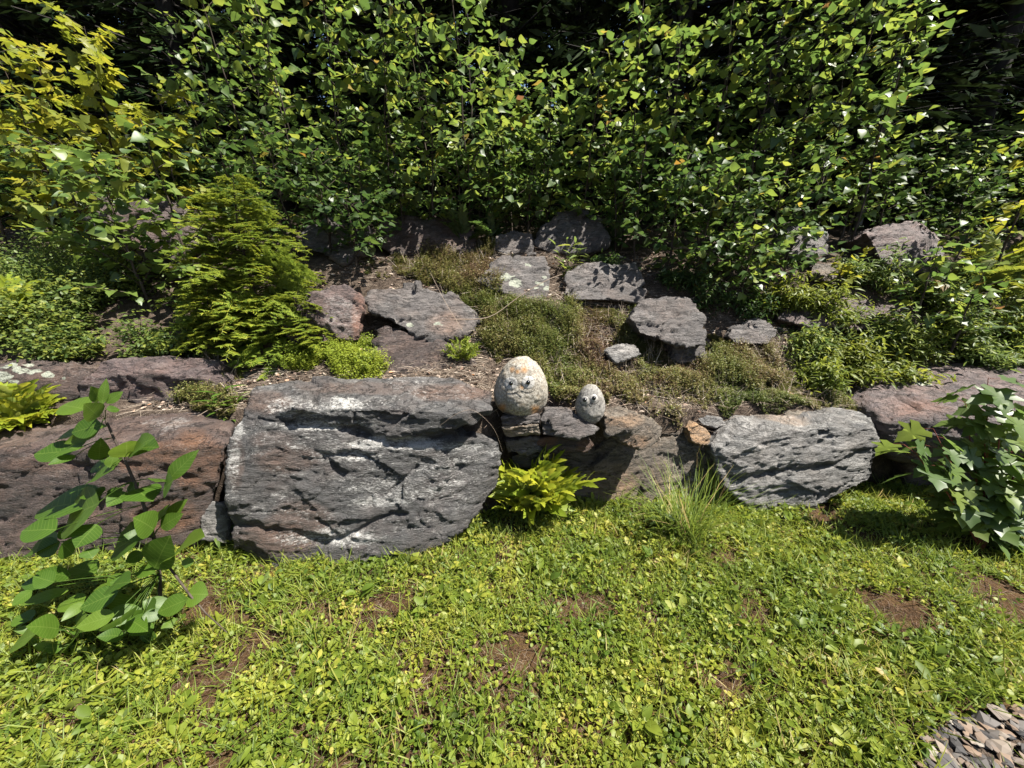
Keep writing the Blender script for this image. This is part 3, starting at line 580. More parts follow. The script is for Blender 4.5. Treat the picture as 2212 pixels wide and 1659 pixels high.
#INSERT
# ------------------------------------------------------------------ the two stone faces
from mathutils.bvhtree import BVHTree
def granite(name, c0, c1, c2, rust):
    m, nt, n, l = new_mat(name)
    tc = N(nt, 'ShaderNodeTexCoord')
    v = N(nt, 'ShaderNodeTexNoise', Scale=70.0, Detail=5.0, Roughness=0.75); l.new(tc.outputs['Object'], v.inputs['Vector'])
    r = ramp(nt, [(0.36, c0), (0.5, c1), (0.64, c2)]); l.new(v.outputs[0], r.inputs[0])
    g = N(nt, 'ShaderNodeTexNoise', Scale=13.0, Detail=6.0, Roughness=0.7); l.new(tc.outputs['Object'], g.inputs['Vector'])
    gr = ramp(nt, [(0.52, (0, 0, 0)), (0.68, (1, 1, 1))]); l.new(g.outputs[0], gr.inputs[0])
    c = mixc(nt, r.outputs[0], rust, mth(nt, 'MULTIPLY', gr.outputs[0], 0.55))
    ra = N(nt, 'ShaderNodeAttribute', attribute_name='rust')
    c = mixc(nt, c, (0.28, 0.13, 0.03), mth(nt, 'MULTIPLY', ra.outputs['Fac'], mth(nt, 'ADD', g.outputs[0], 0.2)))
    bp = N(nt, 'ShaderNodeBump', Strength=0.6, Distance=0.006); l.new(v.outputs[0], bp.inputs['Height'])
    b = N(nt, 'ShaderNodeBsdfPrincipled', Roughness=0.75); b.inputs['Specular IOR Level'].default_value = 0.3
    l.new(c, b.inputs['Base Color']); l.new(bp.outputs[0], b.inputs['Normal'])
    o = N(nt, 'ShaderNodeOutputMaterial'); l.new(b.outputs[0], o.inputs[0])
    return m
M['granite_w'] = granite('granite_warm', (0.085, 0.075, 0.062), (0.21, 0.19, 0.155), (0.36, 0.335, 0.29), (0.20, 0.145, 0.085))
M['granite_g'] = granite('granite_grey', (0.085, 0.08, 0.073), (0.17, 0.16, 0.145), (0.25, 0.24, 0.215), (0.17, 0.145, 0.105))
M['eye'] = plain_mat('eye_black', (0.004, 0.004, 0.004), 0.12, 0.6)
M['carved'] = plain_mat('carved_groove', (0.05, 0.046, 0.04), 0.9, 0.1)
M['polish_w'] = plain_mat('polished_eye_ring', (0.36, 0.345, 0.315), 0.45, 0.4)
M['polish_g'] = plain_mat('ground_eye_ring', (0.30, 0.285, 0.26), 0.5, 0.4)

def stone_face(label, cx, cy0, cy1, w, Y, mat, pol, seed, eyes, disc_r, pup_r, lines, tilt, rustspots, flat=0.35):
    base = P(cx, cy1, Y); top = P(cx, cy0, Y)
    H = (top-base)[2]; dep = Y*CP - (0.5*(base[2]+top[2])-CAM_H)*SP; R = w/F*dep/2
    nu, nv = 128, 90
    th = np.linspace(0, math.pi, nv); ph = np.arange(nu)*2*math.pi/nu
    z = -np.cos(th)
    prof = np.sin(th)**0.86*(1 - 0.16*z - 0.05*z*z)
    prof /= prof.max()
    zz = np.where(z < 0, z*(1-flat*0.25*np.abs(z)), z); zz = (zz-zz.min())/(zz.max()-zz.min())
    X = prof[:, None]*np.cos(ph)[None]*R; Yy = prof[:, None]*np.sin(ph)[None]*R*0.86; Z = np.repeat(zz[:, None]*H, nu, 1)
    V = np.stack([X, Yy, Z], -1).reshape(-1, 3)
    nrm = V-np.array([0, 0, H*0.5]); nrm /= np.linalg.norm(nrm, axis=1)[:, None]
    V += nrm*(R*(0.05*fbm(V*6/R*0.25, 3, seed) + 0.012*fbm(V*60, 3, seed+4)))[:, None]
    c, s_ = math.cos(tilt), math.sin(tilt); V = np.stack([V[:, 0]*c+V[:, 2]*s_, V[:, 1], -V[:, 0]*s_+V[:, 2]*c], -1)
    i = np.arange(nv-1)[:, None]*nu; j = np.arange(nu)[None]; k = (j+1) % nu
    Q = np.stack([i+j, i+k, i+nu+k, i+nu+j], -1).reshape(-1, 4)
    W = V+base; px, py = proj(W); rs = np.zeros(len(V))
    for (x, y, r) in rustspots: rs = np.maximum(rs, np.clip(1.4-np.hypot(px-x, py-y)/r, 0, 1))
    root = thing('stone_figure', label, 'stone figure', base)
    me = mesh_np('face_body', V, [Q], mat, True, {'rust': rs}); link('body', me, root)
    bvh = BVHTree.FromPolygons([tuple(v) for v in W], [tuple(q) for q in Q.tolist()])
    org = Vector((0, 0, CAM_H))
    def hit(x, y, lift=0.0):
        loc, no, _, _ = bvh.ray_cast(org, Vector(ray(x, y)).normalized())
        if loc is None: return None
        return np.array(loc + (no if no.dot(Vector(ray(x, y))) < 0 else -no)*lift)
    for (ex, ey) in eyes:
        rings = [(0.0, 0.0016)] + [(f, 0.0016) for f in (0.3, 0.6, 0.9)] + [(1.0, -0.002)]
        Vd = []; na = 24
        for f, lf in rings:
            for a in range(na):
                p = hit(ex+disc_r*f*math.cos(a*2*math.pi/na), ey+disc_r*f*math.sin(a*2*math.pi/na), lf)
                Vd.append(p if p is not None else Vd[-1])
        Vd = np.array(Vd); ii = np.arange(len(rings)-1)[:, None]*na; jj = np.arange(na)[None]; kk = (jj+1) % na
        Qd = np.stack([ii+jj, ii+kk, ii+na+kk, ii+na+jj], -1).reshape(-1, 4)
        ring = link('eye_ring', mesh_np('eye_ring', Vd-base, [Qd], pol), root)
        e = hit(ex, ey, 0.0); r = pup_r/F*dep
        bm = bmesh.new(); bmesh.ops.create_uvsphere(bm, u_segments=20, v_segments=12, radius=r)
        m2 = bpy.data.meshes.new('eye'); bm.to_mesh(m2); bm.free(); m2.materials.append(M['eye'])
        for pp in m2.polygons: pp.use_smooth = True
        link('eye', m2, ring, e-base)
    for ln in lines:
        pts = []
        for (x0, y0), (x1, y1) in zip(ln[:-1], ln[1:]):
            for t in np.linspace(0, 1, 5):
                p = hit(x0+(x1-x0)*t, y0+(y1-y0)*t, 0.0007)
                if p is not None: pts.append(p)
        mb = MB(); mb.tube(pts, 0.0016 if w > 80 else 0.0014, 5); link('carved_line', mb.mesh('carved_line', M['carved'], origin=base), root)
def rays_of(x, y, r0, r1, n, a0=0.3): return [[(x+r0*math.cos(a0+k*2*math.pi/n), y+r0*math.sin(a0+k*2*math.pi/n)), (x+r1*math.cos(a0+k*2*math.pi/n), y+r1*math.sin(a0+k*2*math.pi/n))] for k in range(n)]
stone_face('large egg-shaped granite stone with carved smiling face and bead eyes', 1124, 769, 897, 117, 2.46, M['granite_w'], M['polish_w'], 3,
           [(1104, 828), (1141, 826)], 15, 4.6, rays_of(1104, 828, 6, 15, 6) + rays_of(1141, 826, 6, 15, 6, 0.6) +
           [[(1088, 842), (1095, 848), (1105, 850), (1115, 848), (1122, 843)], [(1126, 843), (1134, 847), (1144, 848), (1152, 845), (1157, 838)], [(1112, 846), (1120, 852), (1127, 858)]], 0.02,
           [(1107, 798, 6), (1132, 799, 7), (1118, 803, 5), (1128, 836, 5), (1156, 885, 10), (1085, 880, 8)])
stone_face('small egg-shaped grey stone with carved owl-like face and bead eyes', 1273, 831, 914, 64, 2.42, M['granite_g'], M['polish_g'], 8,
           [(1263, 864), (1283, 860)], 9.0, 4.4, [[(1252, 867), (1256, 873), (1264, 876), (1273, 872)], [(1274, 869), (1280, 872), (1288, 872), (1294, 866)], [(1272, 872), (1277, 879), (1280, 871)], [(1257, 876), (1260, 886), (1268, 893)], [(1296, 872), (1294, 882)]], 0.0, [], flat=0.1)

# ------------------------------------------------------------------ leaf shapes
BIRCH = [leaf_tpl([0, .06, .16, .30, .48, .68, .86, 1.0], [0, .20, .36, .40, .33, .20, .08, 0], 0.22, c, 0.02, k) for k, c in enumerate((0.10, 0.28, -0.05, 0.4))]
OVAL = [leaf_tpl([0, .2, .5, .8, 1.0], [0, .20, .28, .18, 0], 0.25, c, 0.015, k) for k, c in enumerate((0.15, 0.35, -0.1))]
LANCE = [leaf_tpl([0, .15, .45, .8, 1.0], [0, .09, .12, .07, 0], 0.3, c, 0.01, k) for k, c in enumerate((0.2, 0.5))]
ASH = [leaf_tpl([0, .05, .15, .28, .42, .56, .70, .82, .92, 1.0], [0, .09, .19, .255, .275, .26, .21, .14, .065, 0], 0.22, c, 0.008, 40+k) for k, c in enumerate((0.10, 0.22, 0.02))]
TINY = [(np.array([[0, 0, 0], [.27, .5, .05], [0, 1, -.1], [-.27, .5, .05]], float), np.array([[0, 1, 2, 3]]), np.zeros((0, 3), int))]
ROUND = [leaf_tpl([0, .14, .4, .68, .9, 1.0], [0, .20, .36, .36, .20, 0], 0.16, c, 0.02, 20+k) for k, c in enumerate((0.15, 0.3, -0.05))]
SPOON = [leaf_tpl([0, .3, .55, .8, 1.0], [.02, .06, .20, .19, 0], 0.18, c, 0.015, 30+k) for k, c in enumerate((0.25, 0.45, 0.1))]
BLADE = leaf_tpl([0, .35, .7, 1.0], [.018, .02, .014, 0], 0.3, 0.25)
STRAW = leaf_tpl([0, .5, 1.0], [.008, .007, .004], 0.3, 0.1)
NEEDLE = leaf_tpl([0, .5, 1.0], [.0, .13, 0], 0.0, 0.05)
def maple_tpl(seed, fold=0.15):
    rg = np.random.default_rng(seed)
    half = [(0.10, 0.02), (0.30, -0.06), (0.50, 0.10), (0.36, 0.16), (0.42, 0.26), (0.62, 0.40), (0.56, 0.46), (0.30, 0.42), (0.24, 0.56), (0.28, 0.68), (0.16, 0.78), (0.0, 1.02)]
    out = half + [(-x, y) for x, y in half[-2::-1]]
    V = [(0, 0.0, 0)] + [(x, y, fold*abs(x) - 0.22*y*y + 0.02*rg.normal()) for x, y in out] + [(0, 0.42, -0.03)]
    c = len(V)-1; T = [(c, i, i+1) for i in range(0, len(out))] + [(c, len(out), 0)]
    return np.array(V, float), np.zeros((0, 4), int), np.array(T, int)
MAPLE = [maple_tpl(k) for k in range(3)]
def tpl_mesh(name, tpl, mat):
    V, Q, T = tpl; return mesh_np(name, V, [Q, T], mat)
_LM = {}
def leaf_meshes(tpls, mat):
    k = (id(tpls), mat.name)
    if k not in _LM: _LM[k] = [tpl_mesh('leaf', t, mat) for t in tpls]
    return _LM[k]
def leaf_object(me, root, base, pos, R, sc, name='leaf'):
    o = bpy.data.objects.new(name, me); COL.objects.link(o); o.parent = root
    m = np.eye(4); m[:3, :3] = R*sc; m[:3, 3] = pos-base; o.matrix_local = Matrix(m.tolist())
    return o
def put_leaves(root, base, tpls, mat, pos, R, sc, rg, nobj, tint=None):
    pos = np.asarray(pos); n = len(pos)
    if n == 0: return
    px, py = proj(pos); vis = (px > -20) & (px < 2232) & (py > -20) & (py < 1680)
    key = np.linalg.norm(pos-np.array([0, 0, CAM_H]), axis=1)/np.maximum(sc, 1e-4) + np.where(vis, 0, 1e6)
    order = np.argsort(key); near = order[:nobj]; near = near[vis[near]]; rest = np.setdiff1d(order, near)
    ms = leaf_meshes(tpls, mat); v = rg.integers(0, len(tpls), n)
    for i in near: leaf_object(ms[v[i]], root, base, pos[i], R[i], sc[i])
    if len(rest):
        mb = MB(); tn = rg.random(n) if tint is None else tint
        for k in range(len(tpls)):
            s = rest[v[rest] == k]; mb.scatter(tpls[k], pos[s], R[s], sc[s], tn[s])
        tag(link('foliage', mb.mesh('foliage', mat, origin=base), root), kind='stuff')

def sapling(name, label, group, base, H, lean, nb, blen, lsz, mat, tpls, seed, nobj=120, gap=0.055, first=0.15, droop=(0.1, 0.8), el=(20, 55), trunk_r=0.011, bark=None, cat='sapling', petiole=0.02):
    rg = np.random.default_rng(seed); base = np.asarray(base, float)
    root = thing(name, label, cat, base, group)
    t = np.linspace(0, 1, 14); wob = np.cumsum(rg.normal(0, 0.012*H, (14, 2)), 0)*0.5; wob -= wob[0]
    stem = base + np.stack([lean[0]*t**1.4*H + wob[:, 0], lean[1]*t**1.4*H + wob[:, 1], t*H - 0.03], -1)
    mb = MB(); mb.tube(stem, trunk_r*(1-t)+0.0022, 6); link('trunk', mb.mesh('trunk', bark or M['bark'], origin=base), root)
    tw = MB(); LP, LD, LN, LS = [], [], [], []
    for i in range(nb):
        tt = first + (1-first)*(i+rg.random())/nb; tt = min(tt, 0.985)
        b0 = np.array([np.interp(tt, t, stem[:, k]) for k in range(3)])
        az = i*2.39996 + rg.normal(0, 0.4); L = blen*(1-0.6*tt)*rg.uniform(0.65, 1.25); e = math.radians(rg.uniform(*el))
        d = np.array([math.cos(az)*math.cos(e), math.sin(az)*math.cos(e), math.sin(e)])
        u = np.linspace(0, 1, 7)[:, None]
        br = b0 + d*L*u + np.array([0, 0, -0.25*L])*u*u + rg.normal(0, 0.012, (7, 3))*u
        tw.tube(br, 0.0035*(1-u[:, 0])*(1.2-tt)+0.0012, 4)
        nl = max(3, int(L/gap)); side = np.cross(d, [0, 0, 1.0]); side /= np.linalg.norm(side)+1e-9
        for j in range(nl+1):
            f = 0.18+0.82*j/nl
            p = np.array([np.interp(f, u[:, 0], br[:, k]) for k in range(3)])
            sg = 1 if j % 2 else -1
            dd = d*rg.uniform(0.3, 0.8) + sg*side*rg.uniform(0.5, 1.0) + np.array([0, 0, -rg.uniform(*droop)]) + rg.normal(0, 0.25, 3)
            if j == nl: dd = d + np.array([0, 0, -0.4]) + rg.normal(0, 0.2, 3)
            dd /= np.linalg.norm(dd)
            LP.append(p+dd*petiole); LD.append(dd); LN.append(np.array([0, 0, 1.0]) + rg.normal(0, 0.45, 3)); LS.append(rg.uniform(*lsz)*(1.0 if f < 0.85 else 0.8))
    for j in range(int(5*H)):
        tt = rg.uniform(first*0.9, 1.0); p = np.array([np.interp(tt, t, stem[:, k]) for k in range(3)])
        a = rg.uniform(0, 6.28); dd = np.array([math.cos(a), math.sin(a), rg.uniform(-0.7, 0.5)]); dd /= np.linalg.norm(dd)
        LP.append(p+dd*petiole); LD.append(dd); LN.append(np.array([0, 0, 1.0]) + rg.normal(0, 0.4, 3)); LS.append(rg.uniform(*lsz))
    tag(link('twigs', tw.mesh('twigs', bark or M['bark'], origin=base), root), kind='stuff')
    put_leaves(root, base, tpls, mat, np.array(LP), frames(np.array(LD), np.array(LN)), np.array(LS), rg, nobj)
    return root
def on_bank(x, Y):                     # the ground point at depth Y whose picture column is x
    z = 1.0
    for _ in range(4):
        dep = Y*CP-(z-CAM_H)*SP; wx = (x-1106)/F*dep; z = float(ground_h(np.array(wx), np.array(Y)))
    return np.array([wx, Y, z])
def top_z(x, y, Y): return P(x, y, Y)[2]

rs = random.Random(4)
THICK = 'birch saplings of the thicket on the bank'
def birch(x, Y, topy, seed, label, group=THICK, mat='birch_leaf', lsz=(0.075, 0.128), blen=0.62, nb=26, nobj=110, lean=None, gap=0.05, first=0.12, **kw):
    b = on_bank(x, Y); H = top_z(x, topy, Y) - b[2]
    return sapling(kw.pop('name', 'birch_sapling'), label, group, b, H, lean or (rs.uniform(-.06, .06), rs.uniform(-.24, -.08)), nb, blen, lsz, M[mat], kw.pop('tpls', BIRCH), seed, nobj, gap, first, **kw)
front = [(505, 4.75, 150), (590, 4.5, -60), (680, 4.7, -120), (765, 4.45, -90), (850, 4.7, -10), (935, 4.55, 10), (1015, 4.55, -140), (1095, 4.7, 90), (1175, 4.7, 170), (1255, 4.65, 130),
         (1340, 4.7, -60), (1425, 4.6, 70), (1505, 4.75, -60), (1585, 4.6, -110), (1665, 4.7, -40), (1745, 4.55, -60), (1810, 4.7, 30)]
FL = {0: 'front-row birch sapling beside the small maple, at the thicket end', 3: 'front-row birch sapling rising above the black shaded boulder', 4: 'front-row birch sapling behind the dark reddish boulder',
      7: 'short front-row birch sapling behind the small shaded grey rock', 8: 'short front-row birch sapling behind the pointed grey boulder', 6: 'tall front-row birch sapling between the reddish boulder and the small shaded rock'}
for k, (x, Y, ty) in enumerate(front):
    birch(x, Y, ty, 100+k, FL.get(k, 'leafy birch sapling in the front row of the thicket'), nobj=140, nb=30, first=0.08)
for k in range(17):
    x = 520+k*83+rs.uniform(-20, 20); gapz = 1080 < x < 1300
    birch(x, rs.uniform(5.2, 6.0), (rs.uniform(150, 200) if gapz else rs.uniform(-60, 60)), 200+k, 'leafy birch sapling behind the front row of the thicket', nobj=60, nb=24, blen=0.75, lsz=(0.07, 0.11))
for k, (x, Y, ty) in enumerate([(560, 4.2, 330), (650, 4.1, 300), (720, 3.98, 330), (800, 4.08, 330), (875, 4.5, 330), (1000, 4.5, 350), (1060, 4.6, 340), (1140, 4.6, 330), (1330, 4.5, 320), (1370, 4.3, 300), (770, 3.9, 420)]):
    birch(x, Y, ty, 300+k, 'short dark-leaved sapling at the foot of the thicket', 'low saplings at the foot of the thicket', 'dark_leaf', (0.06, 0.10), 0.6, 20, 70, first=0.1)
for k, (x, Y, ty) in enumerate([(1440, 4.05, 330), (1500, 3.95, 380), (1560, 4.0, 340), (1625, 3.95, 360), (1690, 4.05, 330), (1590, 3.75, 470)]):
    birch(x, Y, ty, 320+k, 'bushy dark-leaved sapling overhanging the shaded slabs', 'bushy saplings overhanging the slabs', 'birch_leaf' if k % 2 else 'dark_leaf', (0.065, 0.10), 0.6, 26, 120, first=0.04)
# left side
for k, (x, Y, ty) in enumerate([(-60, 4.6, 60), (30, 4.4, 90), (110, 4.8, 50), (190, 4.6, 110)]):
    birch(x, Y, ty, 340+k, 'broad-leaved sapling in the shaded thicket beside the yellow maple', 'saplings beside the yellow maple', 'yellow_leaf' if k % 2 else 'birch_leaf', (0.08, 0.12), 0.75, 26, 110)
birch(300, 4.25, 70, 350, 'young maple with yellow-lit leaves behind the hemlock', None, 'yellow_leaf', (0.09, 0.13), 0.8, 26, 200, lean=(0.05, -0.05), name='maple_sapling', tpls=MAPLE)
birch(170, 4.2, 95, 349, 'yellow-green maple sapling among the broad-leaved saplings', None, 'yellow_leaf', (0.09, 0.13), 0.8, 26, 200, lean=(0.02, -0.08), name='maple_sapling', tpls=MAPLE)
birch(410, 4.2, 200, 351, 'smaller yellow-leaved maple leaning towards the birch thicket', None, 'yellow_leaf', (0.08, 0.12), 0.6, 20, 150, lean=(0.06, -0.05), name='maple_sapling', tpls=MAPLE)
birch(330, 3.45, 330, 352, 'large-leaved birch sapling leaning in front of the lilac-grey boulder', None, 'birch_leaf', (0.085, 0.125), 0.75, 30, 260, lean=(-0.12, -0.05), first=0.04)
birch(430, 3.6, 260, 353, 'large-leaved birch sapling directly behind the young hemlock', None, 'birch_leaf', (0.08, 0.12), 0.6, 22, 200, lean=(-0.05, -0.05))
birch(235, 3.6, 300, 354, 'leafy birch sapling rising from the rose bushes', None, 'birch_leaf', (0.08, 0.12), 0.55, 18, 160, lean=(-0.1, 0.0))
# right side
for k, (x, Y, ty) in enumerate([(1890, 4.7, 330), (1960, 4.9, 300), (2040, 4.7, 330), (2110, 4.9, 310), (2190, 4.6, 330), (2270, 4.7, 250)]):
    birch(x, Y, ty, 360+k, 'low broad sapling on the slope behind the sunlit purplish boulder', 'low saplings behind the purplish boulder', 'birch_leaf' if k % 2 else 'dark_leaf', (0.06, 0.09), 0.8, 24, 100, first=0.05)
birch(2120, 3.75, 110, 370, 'tall thin sapling with bright yellow-green leaves leaning outwards', None, 'yellow_leaf', (0.075, 0.11), 0.6, 20, 170, lean=(0.14, -0.05), first=0.25)
birch(1835, 4.4, -40, 371, 'tall slender birch at the thicket edge with bright upper leaves', None, 'birch_leaf', (0.09, 0.125), 0.5, 20, 160, lean=(0.03, -0.05), first=0.3)
for k, (x, Y, ty) in enumerate([(1950, 3.45, 520), (2040, 3.35, 560), (2010, 3.7, 470)]):
    birch(x, Y, ty, 380+k, 'small bushy sapling among the weeds above the flat-topped boulder', 'bushy saplings above the flat-topped boulder', 'birch_leaf', (0.07, 0.105), 0.45, 14, 130, lean=(0.08, -0.05), first=0.2)
birch(1800, 3.85, 545, 385, 'sprig of yellow maple leaves over the brown wedge rock', None, 'yellow_leaf', (0.07, 0.10), 0.3, 7, 60, name='maple_seedling', tpls=MAPLE, cat='seedling')

# ------------------------------------------------------------------ the dark forest behind
def conifer_parts(seed, H):
    rg = np.random.default_rng(seed); tr = MB(); cr = MB()
    z = np.linspace(0, H, 10); tr.tube(np.stack([0.08*np.sin(z*0.7+seed), 0.06*np.cos(z*0.5), z-0.4], -1), 0.16*(1-z/H)+0.02, 9)
    P_, D_, S_ = [], [], []
    for zz in np.arange(0.8, H*0.98, 0.34):
        r = 2.1*(1-zz/H)**0.7*rg.uniform(0.8, 1.15) + 0.2
        for k in range(6):
            a = rg.uniform(0, 6.28); d = np.array([math.cos(a), math.sin(a), -0.18]); u = np.linspace(0, 1, 5)[:, None]
            br = np.array([0, 0, zz]) + d*r*u; tr.tube(br, 0.018*(1-u[:, 0])+0.004, 4)
            m = int(r*20); f = rg.uniform(0.15, 1, m)[:, None]
            P_.append(np.array([0, 0, zz]) + d*r*f + rg.normal(0, 0.05, (m, 3))); s = rg.choice([-1, 1], (m, 1))
            D_.append(d[None]*0.8 + s*np.array([[-d[1], d[0], 0]])*rg.uniform(0.4, 1.1, (m, 1)) + np.array([[0, 0, -0.25]]) + rg.normal(0, 0.2, (m, 3))); S_.append(rg.uniform(0.14, 0.30, m))
    P_ = np.concatenate(P_); D_ = np.concatenate(D_); S_ = np.concatenate(S_)
    cr.scatter(NEEDLE, P_, frames(D_, np.array([[0, 0, 1.0]])+rg.normal(0, 0.4, (len(P_), 3))), S_, rg.random(len(P_)))
    return tr.mesh('trunk', M['bark_dark']), cr.mesh('crown', M['conifer'])
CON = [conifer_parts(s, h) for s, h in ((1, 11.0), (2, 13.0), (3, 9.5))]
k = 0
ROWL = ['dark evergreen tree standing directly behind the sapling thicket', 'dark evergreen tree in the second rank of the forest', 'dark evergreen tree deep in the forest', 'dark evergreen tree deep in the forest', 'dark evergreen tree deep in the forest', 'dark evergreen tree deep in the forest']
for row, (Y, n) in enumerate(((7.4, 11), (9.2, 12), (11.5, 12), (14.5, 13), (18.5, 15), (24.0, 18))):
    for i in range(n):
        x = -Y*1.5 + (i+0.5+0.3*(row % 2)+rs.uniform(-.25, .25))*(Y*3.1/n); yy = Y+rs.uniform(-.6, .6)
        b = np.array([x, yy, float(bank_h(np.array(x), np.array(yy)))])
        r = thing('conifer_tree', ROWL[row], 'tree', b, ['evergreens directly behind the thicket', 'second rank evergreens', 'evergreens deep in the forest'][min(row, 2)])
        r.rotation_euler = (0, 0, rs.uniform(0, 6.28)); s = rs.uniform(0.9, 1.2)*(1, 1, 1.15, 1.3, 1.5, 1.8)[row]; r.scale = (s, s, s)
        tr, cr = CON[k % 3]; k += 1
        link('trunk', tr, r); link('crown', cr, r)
for i, (x, Y) in enumerate([(2.2, 6.6), (4.4, 6.3), (7.0, 6.4), (9.5, 7.2), (12.5, 8.5), (-4.3, 6.8), (-7.0, 6.6)]):   # forest edge on both sides; unseen far-right trees added to shade the forest
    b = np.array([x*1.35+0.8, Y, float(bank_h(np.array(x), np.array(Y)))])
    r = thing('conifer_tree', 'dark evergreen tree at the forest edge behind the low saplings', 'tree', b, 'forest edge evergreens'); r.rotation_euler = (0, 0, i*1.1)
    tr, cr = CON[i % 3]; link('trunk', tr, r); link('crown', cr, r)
# a pale birch trunk among them
b = on_bank(1850, 6.0); r = thing('birch_tree', 'pale-barked birch trunk in the shade behind the thicket edge', 'tree', b)
mb = MB(); zz = np.linspace(0, 7, 9); mb.tube(np.stack([0.04*np.sin(zz)+0.03*zz, 0.02*zz, zz-0.3], -1), 0.05*(1-zz/8), 9); link('trunk', mb.mesh('trunk', M['bark_pale']), r)
rg = np.random.default_rng(77); n = 900
pos = np.stack([rg.normal(0.2, 1.0, n), rg.normal(0, 0.9, n), rg.uniform(3.8, 8.0, n)], -1)
mb = MB(); mb.scatter(BIRCH[0], pos, frames(rg.normal(0, 1, (n, 3))*[1, 1, .5], np.array([[0, 0, 1.0]])+rg.normal(0, .5, (n, 3))), rg.uniform(.06, .1, n), rg.random(n))
link('crown', mb.mesh('crown', M['dark_leaf']), r)
mb = MB()
for q in range(26):
    p = pos[rg.integers(0, n)]; a = np.array([0.03*5, 0.1, rg.uniform(3.5, 6.0)]); u = np.linspace(0, 1, 5)[:, None]; mb.tube(a+(p-a)*u+np.array([0, 0, .3])*u*(1-u), 0.012*(1-u[:, 0])+0.003, 4)
tag(link('limbs', mb.mesh('limbs', M['bark_pale']), r), kind='stuff')

# ------------------------------------------------------------------ shrubs with small leaves
def bush(name, label, cat, base, rad, nleaf, tpls, lsz, mat, seed, nstem=14, nobj=0, group=None, flat=0.5, cz=0.55):
    rg = np.random.default_rng(seed); base = np.asarray(base, float); root = thing(name, label, cat, base, group)
    st = MB(); tips = []
    for k in range(nstem):
        v = rg.normal(0, 1, 3); v /= np.linalg.norm(v); v[2] = abs(v[2])*1.2+0.15
        tip = base + v*np.array(rad)*rg.uniform(0.55, 1.0); u = np.linspace(0, 1, 6)[:, None]
        pts = base + (tip-base)*u + np.array([0, 0, 0.15*rad[2]])*u*(1-u)*4*0.5; st.tube(pts, 0.004*(1-u[:, 0])+0.0012, 4); tips.append(pts)
    tips = np.array(tips)
    s = rg.integers(0, nstem, nleaf); f = rg.uniform(0.25, 1.0, nleaf)**0.7*5; i0 = np.minimum(f.astype(int), 4); fr = (f-i0)[:, None]
    pos = tips[s, i0]*(1-fr) + tips[s, i0+1]*fr + rg.normal(0, 1, (nleaf, 3))*np.array(rad)*0.16
    pos[:, 2] = np.maximum(pos[:, 2], ground_h(pos[:, 0], pos[:, 1])+0.01)
    d = rg.normal(0, 1, (nleaf, 3)) + (pos-base)*0.6; d[:, 2] *= flat
    tag(link('stems', st.mesh('stems', M['bark'], origin=base), root), kind='stuff')
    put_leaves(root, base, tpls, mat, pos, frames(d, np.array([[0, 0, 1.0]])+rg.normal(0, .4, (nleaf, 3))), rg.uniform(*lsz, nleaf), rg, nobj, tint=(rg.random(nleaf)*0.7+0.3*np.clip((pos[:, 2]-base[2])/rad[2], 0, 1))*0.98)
    return root
SM = (0.022, 0.036)
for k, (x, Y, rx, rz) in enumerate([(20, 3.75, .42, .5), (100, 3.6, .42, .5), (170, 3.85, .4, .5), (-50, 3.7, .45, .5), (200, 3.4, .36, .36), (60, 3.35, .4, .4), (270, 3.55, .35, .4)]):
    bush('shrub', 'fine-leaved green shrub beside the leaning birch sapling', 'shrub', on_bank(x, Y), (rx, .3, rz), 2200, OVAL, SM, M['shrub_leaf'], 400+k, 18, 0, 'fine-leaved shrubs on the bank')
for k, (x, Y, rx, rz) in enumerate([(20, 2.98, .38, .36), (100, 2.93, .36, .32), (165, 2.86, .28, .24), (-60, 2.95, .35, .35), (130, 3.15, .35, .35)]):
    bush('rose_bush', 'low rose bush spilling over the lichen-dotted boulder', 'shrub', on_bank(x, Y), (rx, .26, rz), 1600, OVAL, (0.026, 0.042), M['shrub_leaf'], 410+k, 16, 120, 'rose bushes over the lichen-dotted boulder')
for k, (x, Y, rx, rz) in enumerate([(310, 2.98, .26, .26), (370, 2.92, .24, .2), (440, 3.0, .22, .2)]):
    bush('rose_bush', 'low rose bush at the foot of the hemlock', 'shrub', on_bank(x, Y), (rx, .22, rz), 1200, OVAL, (0.024, 0.04), M['shrub_leaf'], 420+k, 14, 100, 'rose bushes at the foot of the hemlock')
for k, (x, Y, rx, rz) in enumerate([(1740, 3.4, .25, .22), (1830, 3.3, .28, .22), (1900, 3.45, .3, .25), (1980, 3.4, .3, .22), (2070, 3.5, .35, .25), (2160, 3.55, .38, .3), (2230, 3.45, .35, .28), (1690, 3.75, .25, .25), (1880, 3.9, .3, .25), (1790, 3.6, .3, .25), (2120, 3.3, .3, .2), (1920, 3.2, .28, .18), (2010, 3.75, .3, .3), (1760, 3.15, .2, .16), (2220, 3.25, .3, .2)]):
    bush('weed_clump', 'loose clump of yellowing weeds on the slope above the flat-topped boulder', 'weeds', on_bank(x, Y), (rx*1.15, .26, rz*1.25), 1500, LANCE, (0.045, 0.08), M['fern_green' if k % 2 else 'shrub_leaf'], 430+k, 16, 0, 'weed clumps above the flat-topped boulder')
for k, (x, Y, rx, rz) in enumerate([(1540, 3.7, .25, .25), (1620, 3.7, .25, .25), (1500, 3.85, .2, .25), (1450, 3.9, .2, .2), (1300, 4.2, .2, .15)]):
    bush('weed_clump', 'dark leafy weed clump under the overhanging saplings', 'weeds', on_bank(x, Y), (rx, .2, rz), 500, LANCE, (0.04, 0.075), M['dark_leaf'], 450+k, 14, 0, 'weed clumps under the overhanging saplings')
